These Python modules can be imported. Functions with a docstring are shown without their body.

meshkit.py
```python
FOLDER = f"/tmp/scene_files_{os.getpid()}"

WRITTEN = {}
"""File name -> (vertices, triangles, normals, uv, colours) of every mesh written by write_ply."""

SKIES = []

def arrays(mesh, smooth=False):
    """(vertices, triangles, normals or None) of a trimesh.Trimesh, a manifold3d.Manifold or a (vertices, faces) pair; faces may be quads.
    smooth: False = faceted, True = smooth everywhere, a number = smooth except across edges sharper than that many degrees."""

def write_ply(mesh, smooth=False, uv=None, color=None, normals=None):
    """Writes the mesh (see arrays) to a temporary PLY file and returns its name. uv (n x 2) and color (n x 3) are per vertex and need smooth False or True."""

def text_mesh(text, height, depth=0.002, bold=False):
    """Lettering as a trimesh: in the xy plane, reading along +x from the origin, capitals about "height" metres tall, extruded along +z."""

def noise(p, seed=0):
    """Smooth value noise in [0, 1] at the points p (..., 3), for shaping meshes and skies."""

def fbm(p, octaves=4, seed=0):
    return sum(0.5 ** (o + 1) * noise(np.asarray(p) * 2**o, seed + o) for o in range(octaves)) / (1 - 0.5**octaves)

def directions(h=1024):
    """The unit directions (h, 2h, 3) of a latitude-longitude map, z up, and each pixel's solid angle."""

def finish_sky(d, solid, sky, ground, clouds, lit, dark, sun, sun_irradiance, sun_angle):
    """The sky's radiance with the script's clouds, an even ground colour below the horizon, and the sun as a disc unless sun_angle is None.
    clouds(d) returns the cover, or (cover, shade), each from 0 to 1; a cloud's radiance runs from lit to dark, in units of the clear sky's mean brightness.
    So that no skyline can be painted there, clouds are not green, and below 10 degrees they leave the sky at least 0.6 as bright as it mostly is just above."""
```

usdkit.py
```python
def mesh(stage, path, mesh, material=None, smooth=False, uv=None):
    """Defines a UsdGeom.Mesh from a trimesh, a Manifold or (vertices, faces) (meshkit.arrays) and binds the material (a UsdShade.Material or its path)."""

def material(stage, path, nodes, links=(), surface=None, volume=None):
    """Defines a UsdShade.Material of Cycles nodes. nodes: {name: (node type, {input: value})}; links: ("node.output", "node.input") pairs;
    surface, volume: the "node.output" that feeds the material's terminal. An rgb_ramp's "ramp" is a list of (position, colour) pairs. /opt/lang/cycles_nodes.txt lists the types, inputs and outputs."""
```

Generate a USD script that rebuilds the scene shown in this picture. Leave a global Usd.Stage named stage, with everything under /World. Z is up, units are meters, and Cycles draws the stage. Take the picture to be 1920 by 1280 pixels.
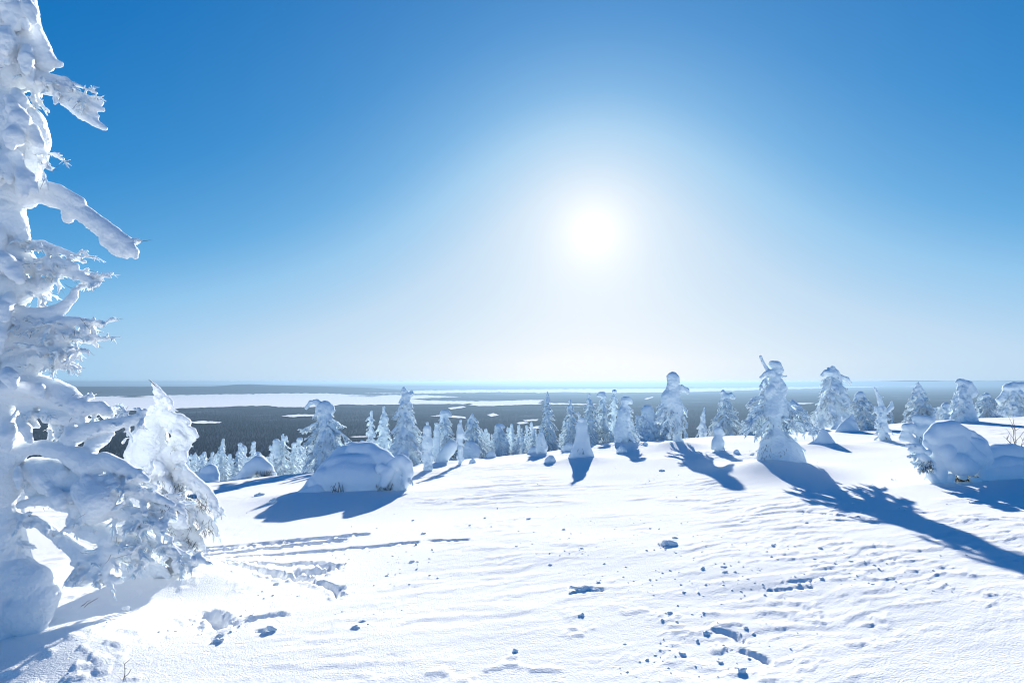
import math, random
import numpy as np
from pxr import Usd, UsdGeom, UsdLux, UsdShade, Gf, Sdf, Vt
import usdkit, meshkit

stage = Usd.Stage.CreateInMemory()
UsdGeom.SetStageUpAxis(stage, 'Z'); UsdGeom.SetStageMetersPerUnit(stage, 1.0)
UsdGeom.Xform.Define(stage, '/World'); UsdGeom.Scope.Define(stage, '/World/Looks')

# ------------------------------------------------------------------ camera
FPX, W0, H0 = 1173.0, 1920, 1280            # focal length in pixels of the photograph
PITCH = math.atan(75 / FPX)
EYE = np.array([0.0, 0.0, 1.8])
cam = UsdGeom.Camera.Define(stage, '/World/camera')
cam.AddTranslateOp().Set(Gf.Vec3d(*EYE)); cam.AddRotateXOp().Set(90 + math.degrees(PITCH))
cam.CreateHorizontalApertureAttr(36.0); cam.CreateVerticalApertureAttr(24.0)
cam.CreateFocalLengthAttr(36.0 * FPX / W0)
cam.CreateClippingRangeAttr(Gf.Vec2f(0.05, 200000.0))
EXPOSURE = 1.32
cam.CreateExposureAttr(EXPOSURE)

# ------------------------------------------------------------------ sky and sun
SUN_EL, SUN_AZ = math.radians(13.4), math.radians(7.5)       # azimuth from +y towards +x
SUN = np.array([math.sin(SUN_AZ) * math.cos(SUN_EL), math.cos(SUN_AZ) * math.cos(SUN_EL), math.sin(SUN_EL)])
SKY_STRENGTH = 0.05
SKY_LUM, SKY_EXPOSED = SKY_STRENGTH * 2 ** 0.75, SKY_STRENGTH * 2 ** EXPOSURE
def _lin(*c): return tuple((x / 255 / 12.92 if x < 10 else ((x / 255 + .055) / 1.055) ** 2.4) for x in c)
# the clear winter sky: the physical sky's brightness, with the deep blue to icy white colours of cold, dry air
_blues = [_lin(0, 60, 130), _lin(0, 100, 178), _lin(4, 116, 191), _lin(48, 141, 209), _lin(98, 172, 226), _lin(146, 199, 238), _lin(191, 219, 243), _lin(215, 233, 248), _lin(246, 250, 254), (1, 1, 1)]
_lum = [0.06, 0.13, 0.20, 0.31, 0.45, 0.58, 0.85, 1.3, 2.2, 3.6]
_ramp = [(0.0, (0, 0, 0))] + [(l * 0.25, c) for l, c in zip(_lum, _blues)] + [(1.0, (1.1, 1.1, 1.1))]
sky_m = usdkit.material(stage, '/World/Looks/sky_look', {
    'sky': ('sky_texture', {'sky_type': 'single_scattering', 'sun_disc': False, 'sun_elevation': SUN_EL, 'sun_rotation': SUN_AZ,
                            'altitude': 400.0, 'air_density': 1.0, 'aerosol_density': 0.4, 'ozone_density': 1.0}),
    'bw': ('rgb_to_bw', {}), 'k': ('math', {'math_type': 'multiply', 'value2': SKY_LUM * 0.25}),
    'ramp': ('rgb_ramp', {'ramp': _ramp}),
    'over': ('math', {'math_type': 'maximum', 'value2': 1.0}),
    'mul': ('vector_math', {'math_type': 'scale'}),
    # the sun's own glare in the icy air: a bright core and a soft aureole round it
    'low': ('vector_math', {'math_type': 'maximum', 'vector2': (-1, -1, 0.03)}), 'tc': ('texture_coordinate', {}), 'dir': ('vector_math', {'math_type': 'normalize'}),
    'dot': ('vector_math', {'math_type': 'dot_product', 'vector2': tuple(SUN)}), 'ac': ('math', {'math_type': 'arccosine', 'use_clamp': False}),
    'e1': ('math', {'math_type': 'multiply', 'value2': -1 / math.radians(3.0)}), 'x1': ('math', {'math_type': 'exponent'}), 'm1': ('math', {'math_type': 'multiply', 'value2': 1.0}),
    'e2': ('math', {'math_type': 'multiply', 'value2': -1 / math.radians(13)}), 'x2': ('math', {'math_type': 'exponent'}), 'm2': ('math', {'math_type': 'multiply_add', 'value2': 0.25, 'use_clamp': True}),
    'sum': ('mix_vector', {'b': (1.12, 1.12, 1.12), 'use_clamp': True}),
    'un': ('vector_math', {'math_type': 'scale', 'scale': 1.0 / SKY_EXPOSED}),
    'bg': ('background_shader', {'strength': SKY_STRENGTH}),
}, [('sky.color', 'bw.color'), ('bw.val', 'k.value1'), ('k.value', 'ramp.fac'), ('k.value', 'over.value1'), ('ramp.color', 'mul.vector1'), ('over.value', 'mul.scale'),
    
    ('tc.generated', 'dir.vector1'), ('dir.vector', 'low.vector1'), ('low.vector', 'sky.vector'), ('dir.vector', 'dot.vector1'), ('dot.value', 'ac.value1'), ('ac.value', 'e1.value1'), ('e1.value', 'x1.value1'), ('x1.value', 'm1.value1'),
    ('ac.value', 'e2.value1'), ('e2.value', 'x2.value1'), ('x2.value', 'm2.value1'), ('m1.value', 'm2.value3'), ('m2.value', 'sum.fac'),
    ('mul.vector', 'sum.a'), ('sum.result', 'un.vector1'), ('un.vector', 'bg.color')], surface='bg.background')
dome = UsdLux.DomeLight.Define(stage, '/World/sky')
dome.CreateIntensityAttr(1.0)
UsdShade.MaterialBindingAPI.Apply(dome.GetPrim()).Bind(sky_m)
dome.GetPrim().SetCustomDataByKey('kind', 'structure')
sun = UsdLux.DistantLight.Define(stage, '/World/sun')
sun.CreateIntensityAttr(1.2); sun.CreateAngleAttr(0.53); sun.CreateNormalizeAttr(True)
sun.CreateColorAttr(Gf.Vec3f(1.0, 0.955, 0.895))
sun.AddRotateZOp().Set(-math.degrees(SUN_AZ)); sun.AddRotateXOp().Set(-(90 - math.degrees(SUN_EL)))

# ------------------------------------------------------------------ helpers
NOISE, FBM = meshkit.noise, meshkit.fbm
M = {}
_names = {}

def mat(name, nodes, links, **kw):
    M[name] = usdkit.material(stage, '/World/Looks/' + name, nodes, links, **kw)
    return M[name]

def path_for(name, parent=None):
    base = (str(parent.GetPath()) if parent is not None else '/World') + '/' + name
    k = _names.get(base, 0); _names[base] = k + 1
    return base if k == 0 else '%s_%03d' % (base, k)

def tag(p, label=None, cat=None, group=None, kind=None):
    for k, v in (('label', label), ('category', cat), ('group', group), ('kind', kind)):
        if v: p.SetCustomDataByKey(k, v)
    return p

def obj(name, mesh, material, parent=None, smooth=True):
    return usdkit.mesh(stage, path_for(name, parent), mesh, M[material] if isinstance(material, str) else material, smooth=smooth).GetPrim()

def thing(name, label, cat, loc=(0, 0, 0), group=None):
    x = UsdGeom.Xform.Define(stage, path_for(name))
    x.AddTranslateOp().Set(Gf.Vec3d(*map(float, loc)))
    return tag(x.GetPrim(), label, cat, group)

def sstep(a, b, x):
    t = np.clip((np.asarray(x, float) - a) / (b - a), 0, 1)
    return t * t * (3 - 2 * t)

CP, SP = math.cos(PITCH), math.sin(PITCH)
def ray(px, py):
    X, Y = (np.asarray(px, float) - 960) / FPX, (640 - np.asarray(py, float)) / FPX
    return np.stack([X, CP - Y * SP, SP + Y * CP], -1)

def project(p):
    q = np.asarray(p, float) - EYE
    f = q[..., 1] * CP + q[..., 2] * SP; u = -q[..., 1] * SP + q[..., 2] * CP
    return 960 + FPX * q[..., 0] / f, 640 - FPX * u / f

def grid_faces(nr, nc, wrap=False):
    i, j = np.meshgrid(np.arange(nr - 1), np.arange(nc if wrap else nc - 1), indexing='ij')
    a = i * nc + j; b = i * nc + (j + 1) % nc
    q = np.stack([a, b, b + nc, a + nc], -1).reshape(-1, 4)
    return np.vstack([q[:, [0, 1, 2]], q[:, [0, 2, 3]]])

# ------------------------------------------------------------------ terrain shape
ZV = -225.0                                                    # valley floor
_cx = np.array([-400, -60, -25, -10, -5, 0, 5, 10, 17, 27, 60, 400.])
_cy = np.array([8, 10, 13, 17.5, 21, 24, 26.5, 29, 32, 35, 42, 60.])
def crest(x):
    return sum(np.interp(np.asarray(x) + o, _cx, _cy) for o in (-4, -2, 0, 2, 4)) / 5

def fell(x, y):
    """Height of the open fell top, without the small relief."""
    x, y = np.asarray(x, float), np.asarray(y, float)
    xs = 60 * np.tanh(x / 60); ys = np.where(y < 0, 60 * np.tanh(y / 60), y)
    z = -0.028 * ys + 0.04 * xs
    u = y - crest(x); w = 3.0
    z = z - 0.20 * 0.5 * (np.sqrt(u * u + w * w) + u) + 0.20 * 0.5 * (np.sqrt(60 ** 2 + w * w) - 60)
    p = np.stack([x, y, 0 * x], -1)
    z = z + 0.22 * (FBM(p / 7.0, 2, 3) - 0.5) * sstep(3, 14, np.hypot(x, y)) + 0.06 * (FBM(p / 2.2, 2, 5) - 0.5)
    return z

def to_fell(px, py):
    """The point of the fell that the pixel of the photograph shows."""
    d = ray(px, py); t = np.linspace(2, 90, 3000)
    P = EYE + t[:, None] * d
    below = P[:, 2] < fell(P[:, 0], P[:, 1])
    k = int(np.argmax(below)) if below.any() else 1500
    return P[k]

# ------------------------------------------------------------------ materials
def snow_mat(name, color=(0.915, 0.92, 0.89), sss=0.0, radius=0.04, scales=((60, .35), (260, .25)), dist=0.012, rough=0.65, spec=0.0):
    nodes = {'g': ('geometry', {}), 'p': ('principled_bsdf', {'roughness': rough, 'specular_ior_level': spec, 'base_color': color,
             'subsurface_weight': sss, 'subsurface_scale': radius, 'subsurface_radius': (0.8, 0.95, 1.0), 'subsurface_method': 'random_walk'})}
    links, prev = [], None
    for k, (s, st) in enumerate(scales):
        nodes['n%d' % k] = ('noise_texture', {'scale': s, 'detail': 3.0, 'roughness': 0.6})
        nodes['b%d' % k] = ('bump', {'strength': st, 'distance': dist, 'use_object_space': False})
        links += [('g.position', 'n%d.vector' % k), ('n%d.fac' % k, 'b%d.height' % k)]
        if prev: links.append((prev + '.normal', 'b%d.normal' % k))
        prev = 'b%d' % k
    links.append((prev + '.normal', 'p.normal'))
    return mat(name, nodes, links, surface='p.BSDF')

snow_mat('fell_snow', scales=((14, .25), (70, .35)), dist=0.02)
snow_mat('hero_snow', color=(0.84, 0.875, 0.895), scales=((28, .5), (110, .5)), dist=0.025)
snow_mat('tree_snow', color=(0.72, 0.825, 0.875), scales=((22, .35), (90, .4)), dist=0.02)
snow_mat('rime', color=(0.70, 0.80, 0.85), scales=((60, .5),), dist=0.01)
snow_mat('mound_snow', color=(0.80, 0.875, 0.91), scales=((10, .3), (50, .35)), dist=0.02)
snow_mat('lake_snow', color=(0.96, 0.96, 0.94), scales=((0.02, .1),), dist=0.02)
mat('needles', {'i': ('geometry', {}), 'r': ('rgb_ramp', {'ramp': [(0, (0.05, 0.06, 0.05)), (0.5, (0.11, 0.12, 0.11)), (1, (0.32, 0.34, 0.35))]}),
                'p': ('principled_bsdf', {'roughness': 0.8})}, [('i.random_per_island', 'r.fac'), ('r.color', 'p.base_color')], surface='p.BSDF')
mat('bark', {'g': ('geometry', {}), 'n': ('noise_texture', {'scale': 40.0, 'detail': 4.0}), 'r': ('rgb_ramp', {'ramp': [(0.3, (0.05, 0.035, 0.025)), (0.7, (0.16, 0.12, 0.09))]}),
             'p': ('principled_bsdf', {'roughness': 0.85})}, [('g.position', 'n.vector'), ('n.fac', 'r.fac'), ('r.color', 'p.base_color')], surface='p.BSDF')
mat('far_forest', {'g': ('geometry', {}), 'm': ('mapping', {'scale': (1.0, 1.0, 1.0)}),
                   'n': ('noise_texture', {'scale': 0.0018, 'detail': 7.0, 'roughness': 0.62}), 'r': ('rgb_ramp', {'ramp': [(0.0, (0.018, 0.029, 0.040)), (0.45, (0.026, 0.040, 0.054)), (0.58, (0.055, 0.075, 0.095)), (0.66, (0.12, 0.15, 0.18)), (0.72, (0.5, 0.55, 0.6))]}),
                   'p': ('principled_bsdf', {'roughness': 0.9, 'specular_ior_level': 0.0})},
    [('g.position', 'n.vector'), ('n.fac', 'r.fac'), ('r.color', 'p.base_color')], surface='p.BSDF')
mat('dark_conifer', {'o': ('object_info', {}), 'r': ('rgb_ramp', {'ramp': [(0, (0.016, 0.031, 0.046)), (0.6, (0.034, 0.055, 0.078)), (0.9, (0.065, 0.09, 0.115)), (1.0, (0.2, 0.25, 0.3))]}),
                     'p': ('principled_bsdf', {'roughness': 0.9, 'specular_ior_level': 0.0})}, [('o.random', 'r.fac'), ('r.color', 'p.base_color')], surface='p.BSDF')

# ------------------------------------------------------------------ valley, lakes, hills, haze
def valley(x, y):
    p = np.stack([x, y, 0 * x], -1)
    z = ZV + 10 * (FBM(p / 2600.0, 3, 11) - 0.5)
    r = np.hypot(x, y)
    z = z + 30 * sstep(2600, 1500, r)
    return z

def slope_z(x, y):
    """The ground between the fell top and the valley floor."""
    return np.maximum(fell(x, y), valley(x, y))

rr = np.concatenate([np.geomspace(170, 9000, 170), np.geomspace(9400, 48000, 60)])
aa = np.concatenate([np.linspace(-math.radians(52), math.radians(52), 360), np.linspace(math.radians(56), math.radians(304), 60)])
R, A = np.meshgrid(rr, aa, indexing='ij')
X, Y = R * np.sin(A), R * np.cos(A)
Z = slope_z(X, np.where(Y < 0, Y, Y)); Z = np.where(Y < 150, np.minimum(Z, -6 - 0.1 * R), Z); Z = np.maximum(Z, valley(X, Y))
v = np.stack([X, Y, Z], -1).reshape(-1, 3)
f = grid_faces(len(rr), len(aa), True)
tag(obj('valley_floor', (v, f[:, ::-1]), 'far_forest'), kind='structure')

import trimesh, shapely
from shapely.geometry import Polygon
rng = np.random.default_rng(4)
def px_plane(px, py, z):
    d = ray(px, py); t = (z - EYE[2]) / d[..., 2]
    return EYE + t[..., None] * d

WATER = []
def flat_patch(name, pts, z, material, jitter=0.6, kind='structure'):
    """A flat sheet on the valley floor whose shore runs through the given picture points."""
    pts = np.array(pts, float); out = []
    for a, b in zip(pts, np.roll(pts, -1, 0)):
        n = max(2, int(np.hypot(*(b - a)) / 2.5))
        t = np.linspace(0, 1, n, endpoint=False)[:, None]
        out.append(a + (b - a) * t)
    q = np.vstack(out); q[:, 1] += jitter * (2 * FBM(np.stack([q[:, 0] / 6, q[:, 1] / 2, 0 * q[:, 0]], -1), 3, 7) - 1) * 1.6
    w = px_plane(q[:, 0], q[:, 1], z)
    poly = Polygon(w[:, :2]).buffer(0)
    if poly.geom_type != 'Polygon': poly = max(poly.geoms, key=lambda g: g.area)
    if material == 'lake_snow': WATER.append(poly)
    vv, ff = trimesh.creation.triangulate_polygon(poly, engine='earcut')
    vv = np.column_stack([vv, np.full(len(vv), z)])
    n = np.cross(vv[ff[:, 1]] - vv[ff[:, 0]], vv[ff[:, 2]] - vv[ff[:, 0]])[:, 2]
    ff = np.where(n[:, None] < 0, ff[:, ::-1], ff)
    return tag(obj(name, (vv, ff), material, smooth=False), kind=kind)

LZ = ZV + 6
LAKES = [
    # big lake on the left, shore to shore
    [(-160, 745), (60, 744), (190, 743), (250, 741.5), (330, 740.5), (400, 739), (455, 738.5), (510, 737.5), (560, 737), (615, 737.3), (660, 739.6), (720, 740.3), (800, 740.5), (830, 742), (865, 744),
     (800, 746), (770, 748), (800, 750), (850, 751.5), (900, 752), (950, 751), (985, 749.5), (1020, 749.5), (1010, 753), (1040, 755.2), (1120, 757), (1110, 758.3), (1040, 758), (985, 758), (930, 760.5), (895, 760.5), (860, 757), (820, 757), (770, 757.5), (700, 758.5), (640, 758), (615, 761.5), (570, 763), (525, 762.5), (500, 760), (470, 760.5), (400, 763), (340, 765), (280, 768), (200, 772), (100, 776), (-60, 780), (-200, 782)],
    # long bright lake below the sun
    [(640, 736.2), (700, 734), (760, 732.6), (850, 731), (950, 730), (1100, 729), (1240, 728.2), (1400, 726.6), (1500, 725.4), (1660, 724.2), (1640, 725.6), (1530, 728), (1440, 730), (1330, 733.5), (1240, 735.4), (1120, 736.2), (1060, 734.6), (1020, 736), (930, 735), (870, 735.8), (800, 737.3), (720, 737.8)],
    [(840, 764.5), (868, 760.5), (874, 763), (846, 767)], [(805, 779), (835, 777.5), (872, 781), (874, 784), (835, 781.5)],
    [(912, 777), (925, 774.5), (936, 778), (922, 781)], [(968, 792), (985, 789.5), (992, 792.5), (975, 795)], [(990, 801), (1012, 798), (1018, 802), (996, 805)],
    [(528, 779), (560, 776.5), (592, 777), (588, 779.5), (545, 781.5)], [(355, 791), (380, 788.5), (416, 790.5), (412, 792.8), (366, 793.8)],
    [(1208, 747), (1222, 743.5), (1226, 744.5), (1214, 748)], [(1468, 756), (1500, 754.5), (1526, 755.2), (1520, 757), (1480, 757.6)],
    [(655, 818), (690, 816.5), (700, 818), (668, 820)], [(1698, 724), (1722, 723.2), (1724, 724.2), (1702, 724.8)],
    [(200, 784), (232, 782), (240, 784.5), (210, 787)], [(980, 787), (1010, 785.5), (1006, 788.5), (985, 789.5)],
]
for i, p in enumerate(LAKES):
    flat_patch('frozen_lake' if i < 2 else 'snowy_clearing', p, LZ + 0.5 * i, 'lake_snow')
ISLES = [[(868, 757.6), (880, 756), (887, 757.6), (878, 758.8)], [(1008, 755), (1020, 752.8), (1030, 754.4), (1022, 756)], [(226, 741.5), (255, 740), (280, 741.8), (250, 742.6)], [(650, 740.6), (720, 740.2), (700, 741.6)]]
for p in ISLES: flat_patch('wooded_island', p, LZ + 14, 'far_forest')

def ridge(name, d, tops, depth=0.12):
    """A long wooded rise at distance d; tops: (picture column, picture row) of its skyline."""
    tops = np.array(tops, float); px = np.linspace(tops[0, 0], tops[-1, 0], 260); py = np.interp(px, tops[:, 0], tops[:, 1])
    py += 0.5 * (FBM(np.stack([px / 23, 0 * px + d, 0 * px], -1), 4, 2) - 0.5)
    s = (px - 960) / FPX; top = px_plane_depth(px, py, d)[:, 2]; base = valley(s * d, np.full_like(s, d)) - 12
    top = np.maximum(top, base + 2)
    rows = []
    for k, (q, h) in enumerate([(-.6, 0), (-.35, .45), (-.15, .85), (0, 1), (.2, .9), (.6, .5), (1, 0)]):
        dd = d * (1 + depth * q)
        rows.append(np.stack([s * dd, np.full_like(s, dd), base + (top - base) * h], -1))
    return tag(obj(name, (np.vstack(rows), grid_faces(len(rows), len(s))), 'far_forest'), kind='structure')

def px_plane_depth(px, py, y):
    d = ray(px, py); return EYE + (y / d[..., 1])[..., None] * d

ridge('distant_hill', 12500, [(-500, 729), (-100, 726), (160, 724.6), (330, 724.6), (400, 724), (425, 722.4), (445, 720.4), (470, 719.8), (500, 721.5), (560, 723), (620, 724.5), (700, 727), (760, 731)], 0.10)
ridge('distant_hill', 21000, [(250, 726), (500, 722.6), (640, 721.8), (760, 722), (880, 723), (960, 724), (1050, 725), (1200, 725.5), (1300, 724.5)], 0.10)
ridge('distant_hill', 32000, [(400, 722), (700, 719.5), (850, 719.8), (1000, 720.5), (1100, 720), (1240, 718.6), (1360, 717.5), (1440, 718), (1500, 716.5), (1620, 714.6), (1700, 713), (1760, 713.5), (1850, 714), (1960, 713), (2200, 715), (2500, 718)], 0.14)
ridge('distant_hill', 40000, [(-300, 722), (300, 721), (900, 717.5), (1200, 717), (1500, 715.6), (1800, 714), (2100, 713.5), (2400, 714)], 0.2)
tag(obj('haze', trimesh.creation.box(bounds=[[-52000, -52000, ZV - 60], [52000, 52000, 14.0]]), usdkit.material(stage, '/World/Looks/haze_air', {
    'v': ('principled_volume', {'color': (0.152, 0.238, 0.335), 'density': 6.0e-5, 'anisotropy': 0.5})}, [], volume='v.volume'), smooth=False), kind='stuff')

# ------------------------------------------------------------------ the fell's snow surface
def relief(x, y):
    """Wind crust, ledges, tracks and pits of the near snow."""
    p = np.stack([x, y, 0 * x], -1); r = np.hypot(x, y)
    a = math.radians(14); u, w = x * math.cos(a) + y * math.sin(a), -x * math.sin(a) + y * math.cos(a)
    q = np.stack([u / 0.55, w / 0.16, 0 * x], -1)
    warp = FBM(np.stack([x / 0.5, y / 0.5, 0 * x], -1), 2, 21) - 0.5
    q[..., 1] += 1.9 * warp
    n = FBM(q, 4, 17)
    patch = sstep(0.50, 0.68, FBM(p / 3.0, 4, 9))
    z = 0.0105 * patch * (sstep(0.52, 0.555, n) * (0.5 + n) + 0.6 * sstep(0.64, 0.67, n)) * (0.35 + 0.65 * sstep(5, 12, r))
    q2 = np.stack([u / 0.35, w / 0.10, 0 * x + 4], -1)
    z = z + 0.007 * (FBM(q2, 3, 33) - 0.5) * (0.3 + patch)
    z = z + 0.010 * sstep(0.62, 0.72, FBM(np.stack([x / 0.16, y / 0.12, 0 * x], -1), 3, 41)) * sstep(0.45, 0.6, FBM(p / 1.7, 2, 47)) * sstep(14, 6, r)
    return z

def groove(x, y, pts, width, depth, rough=0.5, seed=0, rim=0.22):
    pts = np.array(pts, float)
    d = np.full(x.shape, 9e9)
    for a, b in zip(pts[:-1], pts[1:]):
        ab = b - a; t = np.clip(((x - a[0]) * ab[0] + (y - a[1]) * ab[1]) / (ab @ ab), 0, 1)
        d = np.minimum(d, np.hypot(x - a[0] - t * ab[0], y - a[1] - t * ab[1]))
    m = d < width * 4
    z = np.zeros_like(x)
    if m.any():
        q = np.stack([x[m], y[m], np.full(m.sum(), float(seed))], -1)
        n = FBM(q * [7, 9, 1], 3, 60 + seed); n2 = FBM(q * [22, 26, 1], 3, 90 + seed)
        dd = d[m] / width * (1 + rough * (n - 0.5) * 3.0) + 0.9 * (n2 - 0.5)
        z[m] = -depth * np.exp(-np.maximum(dd, 0) ** 2.4) * (1 - .7 * rough + 1.4 * rough * n) + rim * depth * np.exp(-((dd - 1.7) / 0.7) ** 2) * sstep(.42, .75, n2) * 1.4
    return z

def fpt(px, py): return to_fell(px, py)[:2]
TRACKS = []
for k, (a, b, w_, dp, ro) in enumerate([((340, 1040), (690, 1001), .07, .10, .5), ((345, 1050), (640, 1012), .08, .10, .6), ((350, 1031), (610, 1008), .05, .07, .5), ((400, 1056), (780, 1016), .05, .07, .5),
                                        ((810, 1014.5), (875, 1012.5), .05, .06, .9), ((400, 1078), (560, 1082), .10, .12, .9), ((410, 1070), (620, 1060), .07, .09, .9), ((560, 1082), (625, 1068), .10, .12, .9),
                                        ((595, 1092), (640, 1115), .06, .08, 1.0), ((380, 1166), (440, 1168), .15, .13, .2), ((440, 1168), (520, 1152), .09, .06, .7), ((490, 1183), (512, 1180), .05, .06, .4), ((395, 1204), (412, 1202), .05, .06, .3),
                                        ((1500, 960), (1660, 975), .06, .06, .6), ((1560, 975), (1640, 980), .05, .06, .6), ((1640, 955), (1920, 975), .05, .05, .6), ((1075, 1106), (1130, 1107), .04, .05, 1.0),
                                        ((1340, 1185), (1385, 1196), .05, .06, .4), ((1405, 1225), (1445, 1243), .05, .06, .5), ((1468, 1092), (1520, 1088), .03, .045, .5), ((1440, 1108), (1515, 1102), .03, .05, .6)]):
    _a, _b = fpt(*a), fpt(*b); _n = int(np.clip(np.linalg.norm(_b - _a) / .18, 2, 9)); _j = np.random.default_rng(500 + k)
    _p = _a + (_b - _a) * np.linspace(0, 1, _n + 1)[:, None] + _j.normal(0, w_ * (.28 if k < 5 else .6), (_n + 1, 2))
    TRACKS.append((_p, None, w_ * (.75 if k < 9 else .5), dp * (.7 if k < 9 else .5), ro * .8, k))
DRIFTS = []        # (x, y, rx, ry, height) snow banked round the foot of things, filled in below before the mesh is made

def ground_z(x, y, detail=True):
    x, y = np.asarray(x, float), np.asarray(y, float)
    z = fell(x, y)
    for cx, cy, rx, ry, h in DRIFTS:
        z = z + h * np.exp(-((x - cx) / rx) ** 2 - ((y - cy) / ry) ** 2)
    if detail:
        z = z + relief(x, y) * sstep(80, 45, np.hypot(x, y))
        for a, b, w_, dp, ro, k in TRACKS:
            z = z + groove(x, y, a, w_, dp, ro, k)
    return z

def build_ground():
    rr = np.concatenate([np.linspace(0.0, 2.0, 6)[:-1], np.geomspace(2.0, 70, 560), np.geomspace(73, 210, 40)])
    aa = np.concatenate([np.linspace(-math.radians(43.5), math.radians(43.5), 760), np.linspace(math.radians(48), math.radians(312), 50)])
    R, A = np.meshgrid(rr, aa, indexing='ij'); X, Y = R * np.sin(A), R * np.cos(A)
    Z = ground_z(X, Y)
    v = np.stack([X, Y, Z], -1).reshape(-1, 3)
    tag(obj('snow_ground', (v, grid_faces(len(rr), len(aa), True)[:, ::-1]), 'fell_snow'), kind='structure')

# ------------------------------------------------------------------ snow-laden shapes: smooth unions of tapered lumps, meshed by surface nets
def surface_nets(F, origin, h):
    ins = F < 0
    c = np.zeros(tuple(n - 1 for n in F.shape), np.uint8)
    for dx, dy, dz in np.ndindex(2, 2, 2):
        c += ins[dx:c.shape[0] + dx, dy:c.shape[1] + dy, dz:c.shape[2] + dz]
    act = np.argwhere((c > 0) & (c < 8))
    corner = {}
    for k in np.ndindex(2, 2, 2):
        q = act + np.array(k); corner[k] = F[q[:, 0], q[:, 1], q[:, 2]]
    acc = np.zeros((len(act), 3)); cnt = np.zeros(len(act))
    ks = list(np.ndindex(2, 2, 2))
    for a in ks:
        for ax in range(3):
            if a[ax]: continue
            b = list(a); b[ax] = 1; b = tuple(b)
            va, vb = corner[a], corner[b]; m = (va < 0) != (vb < 0)
            t = np.where(m, va / np.where(m, va - vb, 1), 0)
            p = np.repeat(np.array(a, float)[None], len(act), 0); p[:, ax] = t
            acc[m] += p[m]; cnt[m] += 1
    v = (act + acc / cnt[:, None]) * h + origin
    idx = np.full(c.shape, -1, np.int32); idx[act[:, 0], act[:, 1], act[:, 2]] = np.arange(len(act))
    faces = []
    for ax in range(3):
        sl0 = [slice(None)] * 3; sl1 = [slice(None)] * 3
        sl0[ax] = slice(0, -1); sl1[ax] = slice(1, None)
        s0, s1 = ins[tuple(sl0)], ins[tuple(sl1)]
        e = np.argwhere(s0 != s1)
        o1, o2 = (ax + 1) % 3, (ax + 2) % 3
        e = e[(e[:, o1] > 0) & (e[:, o2] > 0) & (e[:, o1] < F.shape[o1] - 1) & (e[:, o2] < F.shape[o2] - 1)]
        def at(d1, d2):
            q = e.copy(); q[:, o1] -= d1; q[:, o2] -= d2
            return idx[q[:, 0], q[:, 1], q[:, 2]]
        q = np.stack([at(1, 1), at(0, 1), at(0, 0), at(1, 0)], 1)
        flip = ~s0[e[:, 0], e[:, 1], e[:, 2]]
        q[flip] = q[flip][:, ::-1]
        faces.append(q)
    q = np.vstack(faces); q = q[(q >= 0).all(1)]
    return v, np.vstack([q[:, [0, 1, 2]], q[:, [0, 2, 3]]])

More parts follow.
